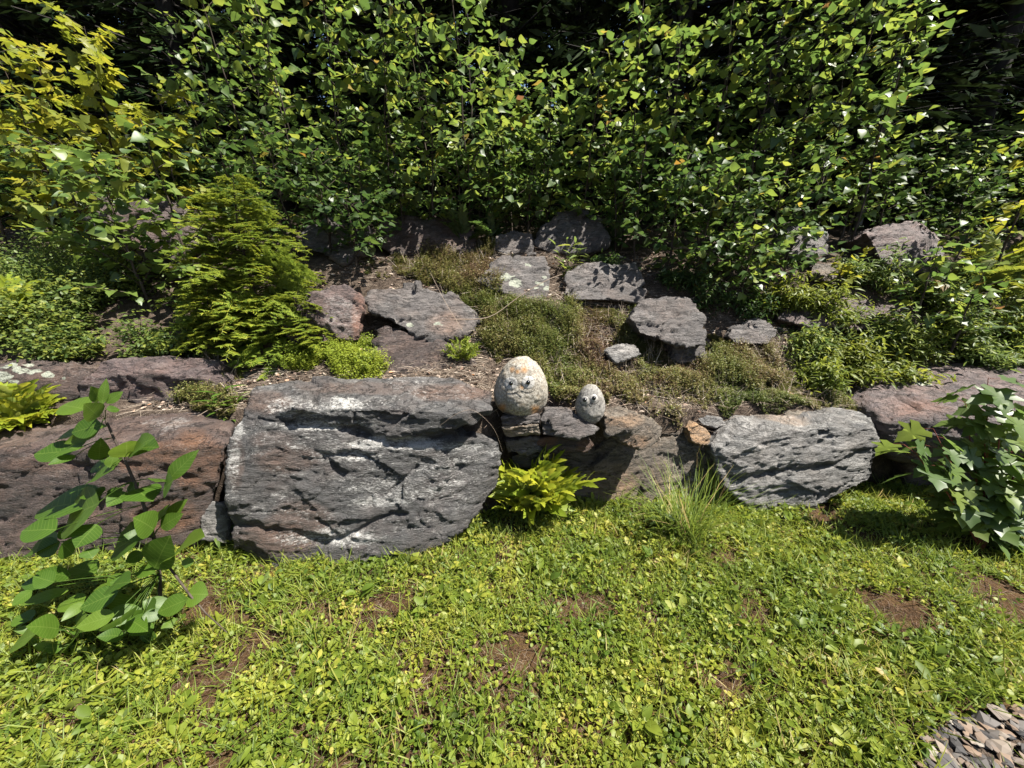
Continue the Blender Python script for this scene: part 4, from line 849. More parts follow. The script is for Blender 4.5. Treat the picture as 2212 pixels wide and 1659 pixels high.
for k, (x, Y, rx, rz) in enumerate([(100, 5.6, 1.0, 1.3), (400, 5.8, 1.0, 1.2), (800, 6.4, 1.1, 1.3), (1150, 6.4, 1.1, 1.2), (1500, 6.4, 1.1, 1.3), (1950, 5.9, 1.1, 1.2), (2200, 5.8, 1.1, 1.3), (-200, 5.6, 1, 1.3)]):
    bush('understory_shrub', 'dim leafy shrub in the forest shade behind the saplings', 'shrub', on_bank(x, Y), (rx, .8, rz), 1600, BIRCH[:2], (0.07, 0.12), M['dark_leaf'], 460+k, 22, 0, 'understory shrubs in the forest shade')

# ------------------------------------------------------------------ young hemlock
def spray_mesh(seed, L=0.5):
    rg = np.random.default_rng(seed); mb = MB(); PP, DD, SS = [], [], []
    u = np.linspace(0, 1, 8)[:, None]; ax = np.array([0, L, 0])*u + np.array([0, 0, 0.06*L])*np.sin(u*2.2) - np.array([0, 0, 0.34*L])*u**2.5
    mb.tube(ax, 0.003*(1-u[:, 0])+0.0008, 4, 0.2)
    def needles(p0, p1, n):
        f = np.linspace(0.03, 1, n)[:, None]; p = p0+(p1-p0)*f; d = (p1-p0)/np.linalg.norm(p1-p0)
        sd = np.cross(d, [0, 0, 1.0]); sd /= np.linalg.norm(sd)
        for sg in (-1, 1):
            PP.append(p); DD.append(d*0.55+sg*sd*rg.uniform(0.7, 1.1, (n, 1))+rg.normal(0, .15, (n, 3))); SS.append(rg.uniform(0.016, 0.026, n))
    nt_ = 15
    for k in range(nt_):
        f = 0.1+0.88*k/nt_; b0 = np.array([np.interp(f, u[:, 0], ax[:, i]) for i in range(3)]); sg = 1 if k % 2 else -1
        l2 = L*0.44*(1-f)**0.8*rg.uniform(0.4, 1.3)+0.02; d = np.array([sg*0.8, 0.75, -0.16])+rg.normal(0, .22, 3); d /= np.linalg.norm(d)
        p1 = b0+d*l2; mb.tube(np.array([b0, p1]), [0.0014, 0.0006], 3, 0.2); needles(b0, p1, int(l2/0.0045)+3)
        if l2 > 0.08:
            for g in (0.35, 0.65):
                q0 = b0+d*l2*g
                for s2 in (-1, 1):
                    d2 = np.array([sg*0.8*0.5+s2*0.5, 0.75-s2*sg*0.45, -0.1]); d2 /= np.linalg.norm(d2); needles(q0, q0+d2*l2*0.35, int(l2*0.35/0.005)+3)
    needles(ax[5], ax[7], 12)
    PP = np.concatenate(PP); DD = np.concatenate(DD); SS = np.concatenate(SS)
    mb.scatter(leaf_tpl([0, .5, 1], [.10, .11, .03], 0, .1), PP, frames(DD, np.array([[0, 0, 1.0]])+rg.normal(0, .25, (len(PP), 3))), SS, rg.random(len(PP))*0.7)
    return mb.mesh('branch', M['hemlock'], smooth=False)
SPR = [spray_mesh(s) for s in range(4)]
def hemlock(label, base, H, seed, nbr, rmax, lean=(0, 0), group=None):
    rg = np.random.default_rng(seed); base = np.asarray(base, float); root = thing('hemlock_sapling', label, 'sapling', base, group)
    t = np.linspace(0, 1, 12); stem = base + np.stack([lean[0]*t*H+0.02*np.sin(t*7), lean[1]*t*H, t*H-0.03], -1)
    mb = MB(); mb.tube(stem, 0.014*(1-t)+0.002, 6); link('trunk', mb.mesh('trunk', M['bark'], origin=base), root)
    for k in range(nbr):
        tt = 0.04+0.95*k/nbr; p = np.array([np.interp(tt, t, stem[:, i]) for i in range(3)]); a = k*2.4+rg.normal(0, .3)
        r = rmax*(1-tt)**0.75*rg.uniform(0.75, 1.2)+0.08
        d = np.array([math.cos(a), math.sin(a), 0.18-0.25*(1-tt)+rg.normal(0, .1)]); R = frames(d[None], np.array([[0, 0, 1.0]])+rg.normal(0, .32, (1, 3)))[0]
        leaf_object(SPR[rg.integers(0, 4)], root, base, p, R, r/0.5, 'branch')
b = on_bank(560, 3.3)
hemlock('young hemlock with feathery yellow-green sprays above the long leaning boulder', b, top_z(560, 370, 3.3)-b[2], 5, 95, 0.74, (0.03, -0.06))
b = on_bank(640, 3.12); hemlock('low spreading hemlock beside the rough broken end of the boulder', b, 0.45, 6, 34, 0.5, (0.2, -0.1))
b = on_bank(480, 3.1); hemlock('small bushy hemlock behind the rose bushes', b, 0.5, 9, 30, 0.42, (0, -0.1))

def lance_weed(label, base, n, L, mat, seed, tall=.2):
    rg = np.random.default_rng(seed); base = np.asarray(base, float); root = thing('weed', label, 'weed', base); st = MB(); ms = leaf_meshes(LANCE, mat)
    for k in range(n):
        a = rg.uniform(0, 6.28); h = tall*rg.uniform(.4, 1.1); u = np.linspace(0, 1, 5)[:, None]; c = base+np.array([math.cos(a)*.5, math.sin(a)*.5, 1.0])*h*u; st.tube(c, .0016, 4, .3)
        for j in range(5):
            q = c[min(4, j)]; b2 = rg.uniform(0, 6.28); d = np.array([math.cos(b2), math.sin(b2), rg.uniform(.1, .8)]); leaf_object(ms[rg.integers(0, 2)], root, base, q, frames(d[None], np.array([[0, 0, 1.0]])+rg.normal(0, .2, (1, 3)))[0], L*rg.uniform(.6, 1.1))
    tag(link('stems', st.mesh('stems', mat, origin=base), root), kind='stuff')
lance_weed('lance-leaved green weed at the corner of the big grey boulder', P(500, 905, 2.42), 12, .12, M['ash_leaf'], 3, .2)
lance_weed('bright lance-leaved weed in front of the dark upper slabs', on_bank(1225, 4.05), 10, .13, M['shrub_leaf'], 4, .35)
lance_weed('leafy weed around the small upright stone', G(480, 1185), 10, .08, M['shrub_leaf'], 5, .12)
lance_weed('leafy weed at the foot of the big grey boulder beside the fern', G(985, 1140), 8, .08, M['shrub_leaf'], 6, .12)

# ------------------------------------------------------------------ ferns
def frond_mesh(name, mat, npair, pin_l, pin_w, L=1.0, droop=0.5, lobed=True, seed=0):
    rg = np.random.default_rng(seed); mb = MB(); u = np.linspace(0, 1, 10)
    ax = np.stack([0*u, L*u*(1-0.12*u*droop), 0.12*np.sin(u*2.5)-droop*0.45*u**2.2], -1); mb.tube(ax, 0.006*(1-u)+0.0015, 4, 0.1)
    pin = leaf_tpl([0, .12, .26, .38, .52, .64, .78, .9, 1.0] if lobed else [0, .2, .5, .8, 1.0], [pin_w*.5, pin_w*.95, pin_w*.72, pin_w, pin_w*.7, pin_w*.85, pin_w*.5, pin_w*.4, 0] if lobed else [pin_w*.7, pin_w, pin_w*.8, pin_w*.4, 0], 0.25, 0.3, 0.01, seed)
    for k in range(npair):
        f = 0.28+0.68*k/npair; b0 = np.array([np.interp(f, u, ax[:, i]) for i in range(3)]); l2 = pin_l*(1-0.75*((f-0.28)/0.72)**1.3)*rg.uniform(.85, 1.1)
        for sg in (-1, 1):
            d = np.array([[sg*0.9, 0.55+0.3*f, 0.05]])+rg.normal(0, .06, (1, 3)); mb.scatter(pin, b0[None], frames(d, np.array([[0, -.1, 1.0]])+rg.normal(0, .15, (1, 3))), np.array([l2]), rg.random(1)*0.6)
    mb.scatter(pin, ax[-2][None], frames(np.array([[0, 1.0, -.35]]), np.array([[0, 0.2, 1.0]])), np.array([pin_l*.5]), 0.4)
    return mb.mesh(name, mat)
class Split: pass
def split_frond(mat, npair, pin_l, pin_w, droop, seed):
    s = Split(); rg = np.random.default_rng(seed); u = np.linspace(0, 1, 10); mb = MB()
    ax = np.stack([0*u, u*(1-0.12*u*droop), 0.12*np.sin(u*2.5)-droop*0.45*u**2.2], -1); mb.tube(ax, 0.006*(1-u)+0.0015, 4, 0.1); s.rachis = mb.mesh('frond', mat)
    s.pin = [tpl_mesh('leaflet', leaf_tpl([0, .12, .26, .38, .52, .64, .78, .9, 1.0], [pin_w*.5, pin_w*.95, pin_w*.72, pin_w, pin_w*.7, pin_w*.85, pin_w*.5, pin_w*.4, 0], 0.25, c, 0.012, seed+k), mat) for k, c in enumerate((.2, .45))]; s.at = []
    for k in range(npair):
        f = 0.26+0.70*k/npair; b0 = np.array([np.interp(f, u, ax[:, i]) for i in range(3)]); l2 = pin_l*(1-0.75*((f-0.26)/0.74)**1.3)*rg.uniform(.85, 1.1)
        for sg in (-1, 1): s.at.append((b0, frames(np.array([[sg*0.9, 0.55+0.3*f, 0.05]])+rg.normal(0, .08, (1, 3)), np.array([[0, -.1, 1.0]])+rg.normal(0, .2, (1, 3)))[0], l2))
    s.at.append((ax[-2], frames(np.array([[0, 1.0, -.35]]), np.array([[0, 0.2, 1.0]]))[0], pin_l*.5)); return s
FY = [split_frond(M['fern_leaf'], 7, 0.44, 0.19, 0.4+0.3*k, k) for k in range(3)]
FG = [frond_mesh('frond', M['fern_green'], 18, 0.22, 0.14, seed=10+k, droop=0.6+0.3*k, lobed=False) for k in range(2)]
FD = [frond_mesh('frond', M['dark_leaf'], 16, 0.22, 0.14, seed=20, droop=0.7, lobed=False)]
def fern(label, base, n, L, seed, meshes, el=(35, 75), group=None, az=None):
    rg = np.random.default_rng(seed); base = np.asarray(base, float); root = thing('fern', label, 'fern', base, group)
    for k in range(n):
        a = (k*2.4+rg.normal(0, .3)) if az is None else rg.uniform(*az); e = math.radians(rg.uniform(*el))
        d = np.array([math.cos(a)*math.cos(e), math.sin(a)*math.cos(e), math.sin(e)]); nn = np.array([-math.cos(a)*math.sin(e), -math.sin(a)*math.sin(e), math.cos(e)+.2])
        fm = meshes[rg.integers(0, len(meshes))]; whole = not isinstance(fm, Split)
        fo = leaf_object(fm if whole else fm.rachis, root, base, base+rg.normal(0, .012, 3)*[1, 1, 0], frames(d[None], nn[None])[0], L*rg.uniform(.7, 1.1), 'frond')
        if not whole:
            for (q, Rq, lq) in fm.at: leaf_object(fm.pin[rg.integers(0, 2)], fo, np.zeros(3), q, Rq, lq, 'leaflet')
g = G(1155, 1125); fern('bright yellow fern growing in front of the recessed brown boulder', g, 19, 0.54, 1, FY, (38, 85))
fern('bright yellow fern on the rust-stained boulder', P(50, 938, 2.36), 20, 0.46, 2, FY, (20, 75))
fern('yellow fern tipped with dry brown among the rose bushes', on_bank(25, 3.05), 10, 0.5, 3, FY, (45, 80))
g = G(1440, 1075); fern('small yellow fern tuft at the grass clump', g, 6, 0.2, 4, FY)
for k, (x, Y) in enumerate([(2090, 3.9), (2170, 3.8), (2240, 3.9), (2150, 4.2)]): fern('arching green fern beside the sunlit purplish boulder', on_bank(x, Y), 11, 0.75, 5+k, FG, (35, 70), 'arching ferns beside the purplish boulder')
for k, (x, Y) in enumerate([(1000, 4.45), (1060, 4.5), (1320, 4.55), (880, 4.7), (720, 4.5), (1180, 4.8)]): fern('dark fern in the shade at the foot of the saplings', on_bank(x, Y), 9, 0.5, 15+k, FD, (35, 75), 'dark ferns under the saplings')

# ------------------------------------------------------------------ ash sapling in the foreground
def ash():
    rg = np.random.default_rng(12); Y0 = 1.56; A = lambda zx, zy: (zx/3.0, 774+zy/3.0); B = lambda zx, zy: (zx*0.2667, 1216.6+zy*0.2667)
    base = G(345, 1345); root = thing('ash_sapling', 'ash sapling with big green leaflets in front of the rust-stained boulder', 'sapling', base)
    stem_px = [(348, 1345), (345, 1240), (332, 1160), (310, 1090), (290, 1040), (268, 990), (245, 945), (228, 905), (218, 870), (225, 830)]
    Ys = np.linspace(base[1], 1.66, len(stem_px)); stem = np.array([P(x, y, Y) for (x, y), Y in zip(stem_px, Ys)]); stem[0] = base-[0, 0, .02]
    mb = MB(); mb.tube(stem, np.linspace(0.0085, 0.003, len(stem)), 7); link('trunk', mb.mesh('trunk', M['bark'], origin=base), root)
    st2 = np.array([P(380, 1245, 1.42), P(410, 1285, 1.40), P(445, 1325, 1.38), P(490, 1366, 1.36)]); st2[0] = P(347, 1200, base[1])
    mb = MB(); mb.tube(st2, np.linspace(0.006, 0.002, 4), 6); link('branch', mb.mesh('branch', M['bark'], origin=base), root)
    La = [(660,300,690,130,50),(690,290,790,215,55),(650,280,600,190,50),(690,330,780,330,45),(560,330,400,300,90),(640,380,560,300,80),(660,430,445,480,110),(690,440,310,515,50),(640,470,410,555,60),(480,600,215,620,110),(490,630,310,690,45),(510,590,400,560,80),
          (640,660,650,550,60),(740,720,515,765,75),(700,700,560,700,60),(820,640,820,535,75),(865,605,935,500,65),(870,595,965,545,65),(715,710,740,620,70),(1090,790,1270,595,85),(1060,790,1010,800,50),(1060,850,1120,790,70),(645,930,165,930,165),(640,935,360,1080,140),
          (650,890,540,850,80),(690,890,800,845,60),(820,865,690,945,80),(870,850,985,905,90),(830,870,900,800,50),(365,1110,120,1110,125),(380,1120,505,1140,90),(630,1075,475,1215,130),(370,1190,80,1240,80),(390,1190,210,1270,110),(400,1200,475,1270,90),
          (1000,1110,905,1030,110),(1000,1085,1050,970,80),(1080,1050,1198,915,60),(1040,1095,1170,1010,70),(940,1130,680,1250,110),(960,1150,800,1140,80),(1000,1360,1100,1150,130),(1110,1285,1285,1130,95),(930,1260,810,1320,80),(620,1390,445,1340,85),(460,1410,230,1390,70),
          (370,1440,105,1450,90),(450,1500,100,1600,60),(700,1420,820,1480,90),(770,1500,510,1620,130),(860,1540,760,1690,140),(1230,1290,1200,1360,60),(560,1240,600,1290,70),(1000,1390,900,1350,70)]
    Lb = [(960,230,640,370,150),(1080,330,950,490,165),(930,420,610,520,130),(1520,290,1270,400,125),(1520,250,1665,250,150),(1160,560,1070,665,85),(840,690,560,850,85),(745,770,690,945,85),(700,570,440,670,80),(1000,590,810,575,90),(1250,500,1060,560,90),(1340,470,1400,520,90),(1050,450,1180,540,80),(1100,420,1250,360,80),(900,180,1030,140,80),(640,560,560,690,70)]
    ms = leaf_meshes(ASH, M['ash_leaf']); tw = MB()
    for q in range(26):                   # the crowded lower leaflets
        x, y = rg.uniform(250, 1250), rg.uniform(150, 720); a = rg.uniform(2.2, 4.1) if x < 900 else rg.uniform(-1.0, 2.6); ll = rg.uniform(150, 280)
        Lb.append((x, y, x+ll*math.cos(a), y-ll*math.sin(a)*.5+40, rg.uniform(65, 120)))
    for L, f in ((La, A), (Lb, B)):
        sc_ = 3.0 if f is A else 3.75
        for (x0, y0, x1, y1, w) in L:
            (a, b), (c, d) = f(x0, y0), f(x1, y1)
            j = np.argmin([abs(b-s[1]) for s in stem_px]); Yl = Ys[j]+rg.uniform(-.10, .05)-(0.12 if f is B else 0)
            p0 = P(a, b, Yl); p1 = P(c, d, Yl+rg.uniform(-.10, .06)); ax = p1-p0; ln = np.linalg.norm(ax)
            dep = Yl*CP+(CAM_H-p0[2])*SP; wid = (w/sc_)/F*dep
            view = np.array([0, 0, CAM_H])-p0; view /= np.linalg.norm(view)
            nn = view*0.95+np.array([0.15, -0.1, 0.75])+rg.normal(0, .18, 3); R = frames(ax[None], nn[None])[0]
            o = bpy.data.objects.new('leaf', ms[rg.integers(0, 3)]); COL.objects.link(o); o.parent = root
            m = np.eye(4); m[:3, :3] = R*np.array([[1.22*wid/0.55/ max(.5, abs(R[:, 2]@view)+.2)*1.0, ln, ln]]); m[:3, 3] = p0-base; o.matrix_local = Matrix(m.tolist())
            k = np.argmin(np.linalg.norm(stem-p0, axis=1)); s0 = stem[k]; u = np.linspace(0, 1, 5)[:, None]
            tw.tube(s0+(p0-s0)*u+np.array([0, 0, .02])*u*(1-u)*4*.5, 0.0016, 4)
    tag(link('leaf_stalks', tw.mesh('leaf_stalks', M['ash_leaf'], origin=base), root), kind='stuff')
ash()

# ------------------------------------------------------------------ maple seedling on the right
def maple_seedling():
    rg = np.random.default_rng(31); base = G(2120, 1190); root = thing('maple_seedling', 'bushy maple seedling with red stems in front of the flat-topped boulder', 'seedling', base)
    tips = [(2132, 812), (2085, 870), (2170, 860), (2020, 930), (1960, 955), (2200, 930), (2250, 900), (2060, 1010), (2230, 1010), (2130, 960)]
    ms = leaf_meshes(MAPLE, M['maple_leaf']); tw = MB(); lv = []
    for k, (x, y) in enumerate(tips):
        Yt = 2.22 if k == 0 else rg.uniform(2.0, 2.3); tip = P(x, y, Yt); u = np.linspace(0, 1, 9)[:, None]
        c = base+(tip-base)*u+np.array([0, 0, .08])*u*(1-u)*4*.4+rg.normal(0, .008, (9, 3))*u; mb = MB(); mb.tube(c, 0.0048*(1-u[:, 0])+0.0018, 5); link('stem', mb.mesh('stem', M['red_stem'], origin=base), root)
        nlf = 22 if k == 0 else 17
        for j in range(nlf):
            f = 0.16+0.84*j/(nlf-1); p = np.array([np.interp(f, u[:, 0], c[:, i]) for i in range(3)]); a = j*2.1+rg.normal(0, .4)
            d = np.array([math.cos(a), math.sin(a)-0.35, rg.uniform(-.25, .3)]); d /= np.linalg.norm(d); pl = rg.uniform(.03, .09); q = p+d*pl
            tw.tube(np.array([p, q]), 0.0011, 4); dd = d+np.array([0, -.1, -rg.uniform(.15, .7)])
            sz = rg.uniform(.11, .165)*(1.15 if k == 0 and j > nlf-6 else 1)
            leaf_object(ms[rg.integers(0, 3)], root, base, q, frames(dd[None], (np.array([0, -.25, 1.0])+rg.normal(0, .3, 3))[None])[0], sz)
    tag(link('leaf_stalks', tw.mesh('leaf_stalks', M['red_stem'], origin=base), root), kind='stuff')
maple_seedling()

# ------------------------------------------------------------------ stuff: mats, straw, lawn
def in_poly(px, py, poly):
    r = np.zeros(px.shape, bool); n = len(poly)
    for i in range(n):
        x0, y0 = poly[i]; x1, y1 = poly[(i+1) % n]
        c = ((y0 > py) != (y1 > py)) & (px < (x1-x0)*(py-y0)/((y1-y0) if y1 != y0 else 1e-9)+x0); r ^= c
    return r
def sample(n, xr, yr, poly, seed, rag=0):
    rg = np.random.default_rng(seed); x = rg.uniform(*xr, n); y = rg.uniform(*yr, n); z = ground_h(x, y); p = np.stack([x, y, z], -1); px, py = proj(p)
    if rag: px = px+rag*fbm(p*np.array([5, 5, 0.]), 3, seed+31); py = py+rag*fbm(p*np.array([5, 5, 0.]), 3, seed+32)
    k = np.zeros(n, bool)
    for q in poly: k |= in_poly(px, py, q)
    return p[k]
def shoots(name, label, cat, polys, n, hgt, lf, mat, seed, tnt, nl=11, xr=(-2, 2.8), yr=(2.55, 4.6), tilt=0.35):
    rg = np.random.default_rng(seed); p = sample(n, xr, yr, polys, seed, 26); m = len(p)
    dens = fbm(p*np.array([2.2, 2.2, 0]), 3, seed); keep = dens+0.5*fbm(p*np.array([9, 9, 0.]), 2, seed+2)+rg.normal(0, .25, m) > -0.42; p = p[keep]; dens = dens[keep]; m = len(p)
    h = hgt*(0.75+0.75*fbm(p*np.array([6, 6, 0.]), 2, seed+3))*rg.uniform(.5, 1.45, m); h = np.maximum(h, hgt*.2)
    ax = np.array([0, 0, 1.0])+rg.normal(0, tilt, (m, 3))*[1, 1, .2]; mb = MB()
    tn = np.clip(tnt[0]+1.35*tnt[1]*fbm(p*np.array([2.8, 2.8, 0.]), 3, seed+9)+rg.normal(0, .13, m), 0.01, .99)
    for j in range(nl):
        f = (j+rg.random(m))/nl; q = p+ax*(h*f)[:, None]; a = rg.uniform(0, 6.28, m); d = np.stack([np.cos(a), np.sin(a), rg.uniform(-.1, .8, m)], -1)
        mb.scatter(TINY[0], q, frames(d, np.array([[0, 0, 1.0]])+rg.normal(0, .3, (m, 3))), lf*rg.uniform(.7, 1.3, m)*(1.1-.4*f), np.clip(tn+rg.normal(0, .06, m), .01, .99))
    return tag(link(name, mb.mesh(name, mat)), label, cat, None, 'stuff')
shoots('creeping_thyme', 'olive and brown creeping thyme mat spreading among the stones', 'thyme',
       [[(1030, 690), (1100, 660), (1200, 650), (1360, 660), (1370, 730), (1460, 760), (1530, 770), (1540, 900), (1480, 925), (1400, 920), (1330, 890), (1190, 870), (1180, 780), (1050, 770)],
        [(1530, 730), (1700, 730), (1740, 790), (1640, 850), (1530, 880), (1480, 860)]], 78000, 0.085, 0.020, M['thyme'], 501, (0.45, 0.30), 10, xr=(-.3, 2.3), yr=(2.6, 3.9))
shoots('creeping_thyme', 'greenish-brown thyme mat above the tilted slab', 'thyme', [[(790, 600), (850, 570), (960, 525), (1080, 520), (1070, 590), (1040, 640), (1060, 670), (1010, 650), (900, 620)], [(1000, 640), (1090, 620), (1095, 680), (1020, 690)]], 44000, 0.09, 0.021, M['thyme'], 502, (0.42, 0.25), 11, xr=(-1.6, .2), yr=(3.3, 4.7))
shoots('creeping_thyme', 'brownish thyme tufts around the purple-brown boulder', 'thyme', [[(330, 790), (350, 740), (450, 730), (520, 760), (510, 800), (430, 800)], [(370, 890), (400, 830), (470, 840), (520, 870), (500, 915)]], 30000, 0.09, 0.018, M['thyme'], 503, (0.55, 0.2), 11, xr=(-2.4, -1.2), yr=(2.25, 3.2))
shoots('stonecrop', 'low bright green stonecrop mat beside the pale blocky boulder', 'stonecrop', [[(1530, 850), (1650, 800), (1780, 815), (1880, 860), (1890, 890), (1760, 880), (1640, 895), (1540, 880)]], 50000, 0.035, 0.015, M['thyme'], 504, (0.2, 0.25), 8, xr=(.9, 2.8), yr=(2.6, 3.3))
shoots('weedy_moss', 'light green weeds behind the big grey boulder', 'weeds', [[(620, 800), (640, 760), (760, 730), (850, 790), (830, 815), (680, 815)]], 16000, 0.08, 0.02, M['spurge'], 505, (0.3, 0.3), 10, xr=(-1.8, -.6), yr=(2.5, 3.3))
def mat_stalks(polys, n, seed):          # dry flower stalks standing up out of the mats
    rg = np.random.default_rng(seed); q = sample(n, (-2.4, 2.8), (2.4, 4.7), polys, seed, 20); m = len(q); d = np.array([0, 0, 1.0])+rg.normal(0, .45, (m, 3))*[1, 1, .3]
    mb = MB(); mb.scatter(leaf_tpl([0, .5, 1.0], [.012, .010, .006], .3, .15), q, frames(d, rg.normal(0, 1, (m, 3))), rg.uniform(.06, .16, m), rg.random(m)*.98)
    tag(link('dry_stalks', mb.mesh('dry_stalks', M['straw'])), 'thin dry flower stalks standing in the thyme mats', 'stalks', None, 'stuff')
mat_stalks([[(1030, 690), (1100, 660), (1360, 660), (1530, 770), (1700, 730), (1740, 790), (1880, 870), (1760, 890), (1480, 920), (1190, 880)], [(790, 600), (960, 525), (1080, 520), (1060, 670), (900, 620)], [(330, 790), (350, 740), (520, 760), (510, 910), (380, 890)]], 9000, 551)
def spurge(label, x, Y, rad, n, seed):
    rg = np.random.default_rng(seed); b = on_bank(x, Y); root = thing('spurge_plant', label, 'plant', b); mb = MB()
    for k in range(n):
        v = rg.normal(0, 1, 3); v /= np.linalg.norm(v); v[2] = abs(v[2])+.35; tip = b+v*rad*rg.uniform(.7, 1); u = np.linspace(0, 1, 26)[:, None]; ax = b+(tip-b)*u
        mo = MB(); mo.tube(ax[::5], 0.0016, 4, .3); m = 60; f = rg.uniform(.2, 1, m)[:, None]; q = b+(tip-b)*f; d = rg.normal(0, 1, (m, 3))+v
        mo.scatter(LANCE[0], q, frames(d, rg.normal(0, 1, (m, 3))+[0, 0, 1]), rg.uniform(.018, .03, m)*1.1, rg.random(m)*.8); link('shoot', mo.mesh('shoot', M['spurge'], origin=b), root)
spurge('feathery bright green plant in front of the tilted slab', 1000, 3.05, 0.17, 34, 3)
spurge('feathery green weed behind the big grey boulder', 790, 2.85, 0.13, 18, 4)
spurge('grey-green feathery weed beside the leaning boulder', 672, 2.95, 0.16, 14, 5)

# dry straw and leaf litter on the bank
def straw(name, label, polys, n, ln, seed, mat, tpl, flat=0.25, xr=(-2.5, 2.8), yr=(2.4, 4.6)):
    rg = np.random.default_rng(seed); p = sample(n, xr, yr, polys, seed); m = len(p); a = rg.uniform(0, 6.28, m)
    d = np.stack([np.cos(a), np.sin(a), rg.uniform(-.05, flat, m)], -1); mb = MB(); mb.scatter(tpl, p+[0, 0, .008], frames(d, np.array([[0, 0, 1.0]])+rg.normal(0, .5, (m, 3))), rg.uniform(*ln, m), rg.random(m)*.98)
    return tag(link(name, mb.mesh(name, mat)), label, 'straw', None, 'stuff')
BANKP = [[(-100, 940), (0, 700), (300, 650), (800, 560), (1200, 500), (1700, 560), (2250, 640), (2250, 800), (1900, 920), (1500, 960), (1100, 930), (500, 920)]]
straw('dry_straw', 'tangled dry straw lying over the bank', BANKP, 26000, (0.05, 0.16), 511, M['straw'], STRAW)
straw('dry_straw', 'dense dead stalks between the big boulder and the large stone face', [[(820, 820), (1000, 720), (1060, 700), (1090, 770), (1060, 850), (960, 825)], [(990, 640), (1060, 560), (1080, 640), (1010, 690)], [(1180, 870), (1330, 860), (1420, 890), (1380, 905), (1190, 905)], [(1190, 560), (1230, 560), (1220, 690), (1190, 690)]], 24000, (0.06, 0.2), 512, M['straw'], STRAW, 0.4)
straw('leaf_litter', 'pale and brown fallen leaf scraps on the bank', BANKP, 6000, (0.02, 0.045), 513, M['litter'], OVAL[0], 0.3)

def arc_stalk(label, pts, r=0.002, group=None, mat='straw'):
    c = np.array([P(*p) for p in pts]); n = len(c); u = np.linspace(0, n-1, 18); c = np.stack([np.interp(u, range(n), c[:, i]) for i in range(3)], -1)
    for _ in range(3): c[1:-1] = (c[:-2]+2*c[1:-1]+c[2:])/4
    mb = MB(); mb.tube(c-c[0], np.linspace(r, r*.6, 18), 5, .9); tag(link('dry_stalk', mb.mesh('dry_stalk', M[mat]), None, c[0]), label, 'stalk', group)
arc_stalk('long pale stalk arching over the lichen slab', [(985, 690, 3.15), (1060, 690, 3.2), (1120, 640, 3.25), (1180, 605, 3.3), (1215, 592, 3.4)], 0.004)
arc_stalk('thin bent grass stalk crossing the big grey boulder', [(950, 920, 2.0), (985, 893, 1.98), (1023, 880, 2.0), (1070, 925, 2.05), (1085, 975, 2.1)], 0.0009)
arc_stalk('thin upright dead stalk on the tilted slab', [(1000, 715, 3.1), (960, 650, 3.2), (930, 590, 3.3)], 0.002)

# long grass clump
def grass_clump(label, base, n, L, seed, spread=.6, group=None):
    rg = np.random.default_rng(seed); root = thing('grass_clump', label, 'grass', base, group); mb = MB()
    for k in range(n):
        a = rg.uniform(0, 6.28); e = rg.uniform(.25, 1)*spread; l = L*rg.uniform(.45, 1.1); u = np.linspace(0, 1, 7)
        d = np.array([math.cos(a), math.sin(a)]); hx = e*l*(u+.6*u*u*e); c = base+np.stack([d[0]*hx, d[1]*hx, l*(u-.45*e*u**2.2)], -1)+np.append(rg.normal(0, .05, 2), 0)+rg.normal(0, .012, (7, 3))*u[:, None]
        w = 0.0021*(1-u**2)+.0004; sd = np.array([-d[1], d[0], 0]); V = np.concatenate([c-sd*w[:, None], c+sd*w[:, None]]); i = np.arange(6); mb.add(V, np.stack([i, i+1, i+8, i+7], -1), tint=rg.uniform(0, .62) if rg.random() < .93 else .97)
    tag(link('blades', mb.mesh('blades', M['grass'], origin=base), root), kind='stuff')
g = G(1480, 1165); grass_clump('tall grass clump in front of the pale blocky boulder', g, 260, .52, 1, .85)
lance_weed('broad-leaved weeds crowding the base of the tall grass clump', G(1440, 1150), 16, .10, M['shrub_leaf'], 8, .16)
g = G(1530, 1090); grass_clump('upright stiff grass tuft against the orange stone', g, 70, .48, 2, .22)
g = G(1340, 1090); grass_clump('loose pale grass tuft beside the yellow fern', g, 50, .22, 3, 1.0)

# gravel in the corner of the lawn
def chip_mesh(seed):
    rg = np.random.default_rng(seed); bm = bmesh.new(); bmesh.ops.create_icosphere(bm, subdivisions=1, radius=.5)
    sc = np.array([1.0, rg.uniform(.45, .7), rg.uniform(.16, .3)])
    for v in bm.verts:
        c = np.array(v.co); c = np.sign(c)*np.abs(c)**.8; c *= 1+.45*vnoise(np.array([c*3+seed]), seed)[0]; v.co = Vector(c*sc)
    m = bpy.data.meshes.new('stone'); bm.to_mesh(m); bm.free(); m.materials.append(M['chips']); return m
M['chips'] = plain_mat('gravel_chip', (.2, .2, .2), .7, .3, [(0.0, (.015, .014, .014)), (.4, (.045, .040, .037)), (.65, (.085, .075, .066)), (.85, (.12, .075, .045)), (1.0, (.17, .15, .125))])
CH = [chip_mesh(s) for s in range(6)]
GRAV = [(1960, 1680), (1985, 1600), (2050, 1560), (2120, 1550), (2212, 1530), (2300, 1500), (2300, 1700)]
gb = mesh_np('gravel_bed', np.array([[p[0], p[1], float(lawn_h(p[0], p[1]))+.012] for p in [G(*q) for q in GRAV]]), [np.array([[0, 1, 2], [0, 2, 3], [0, 3, 6], [3, 4, 6], [4, 5, 6]])], M['soil'])
gv = tag(link('gravel_bed', gb), kind='structure')
rg = np.random.default_rng(61); gp = sample(16000, (.9, 2.6), (.6, 1.4), [GRAV], 61); rg.shuffle(gp)
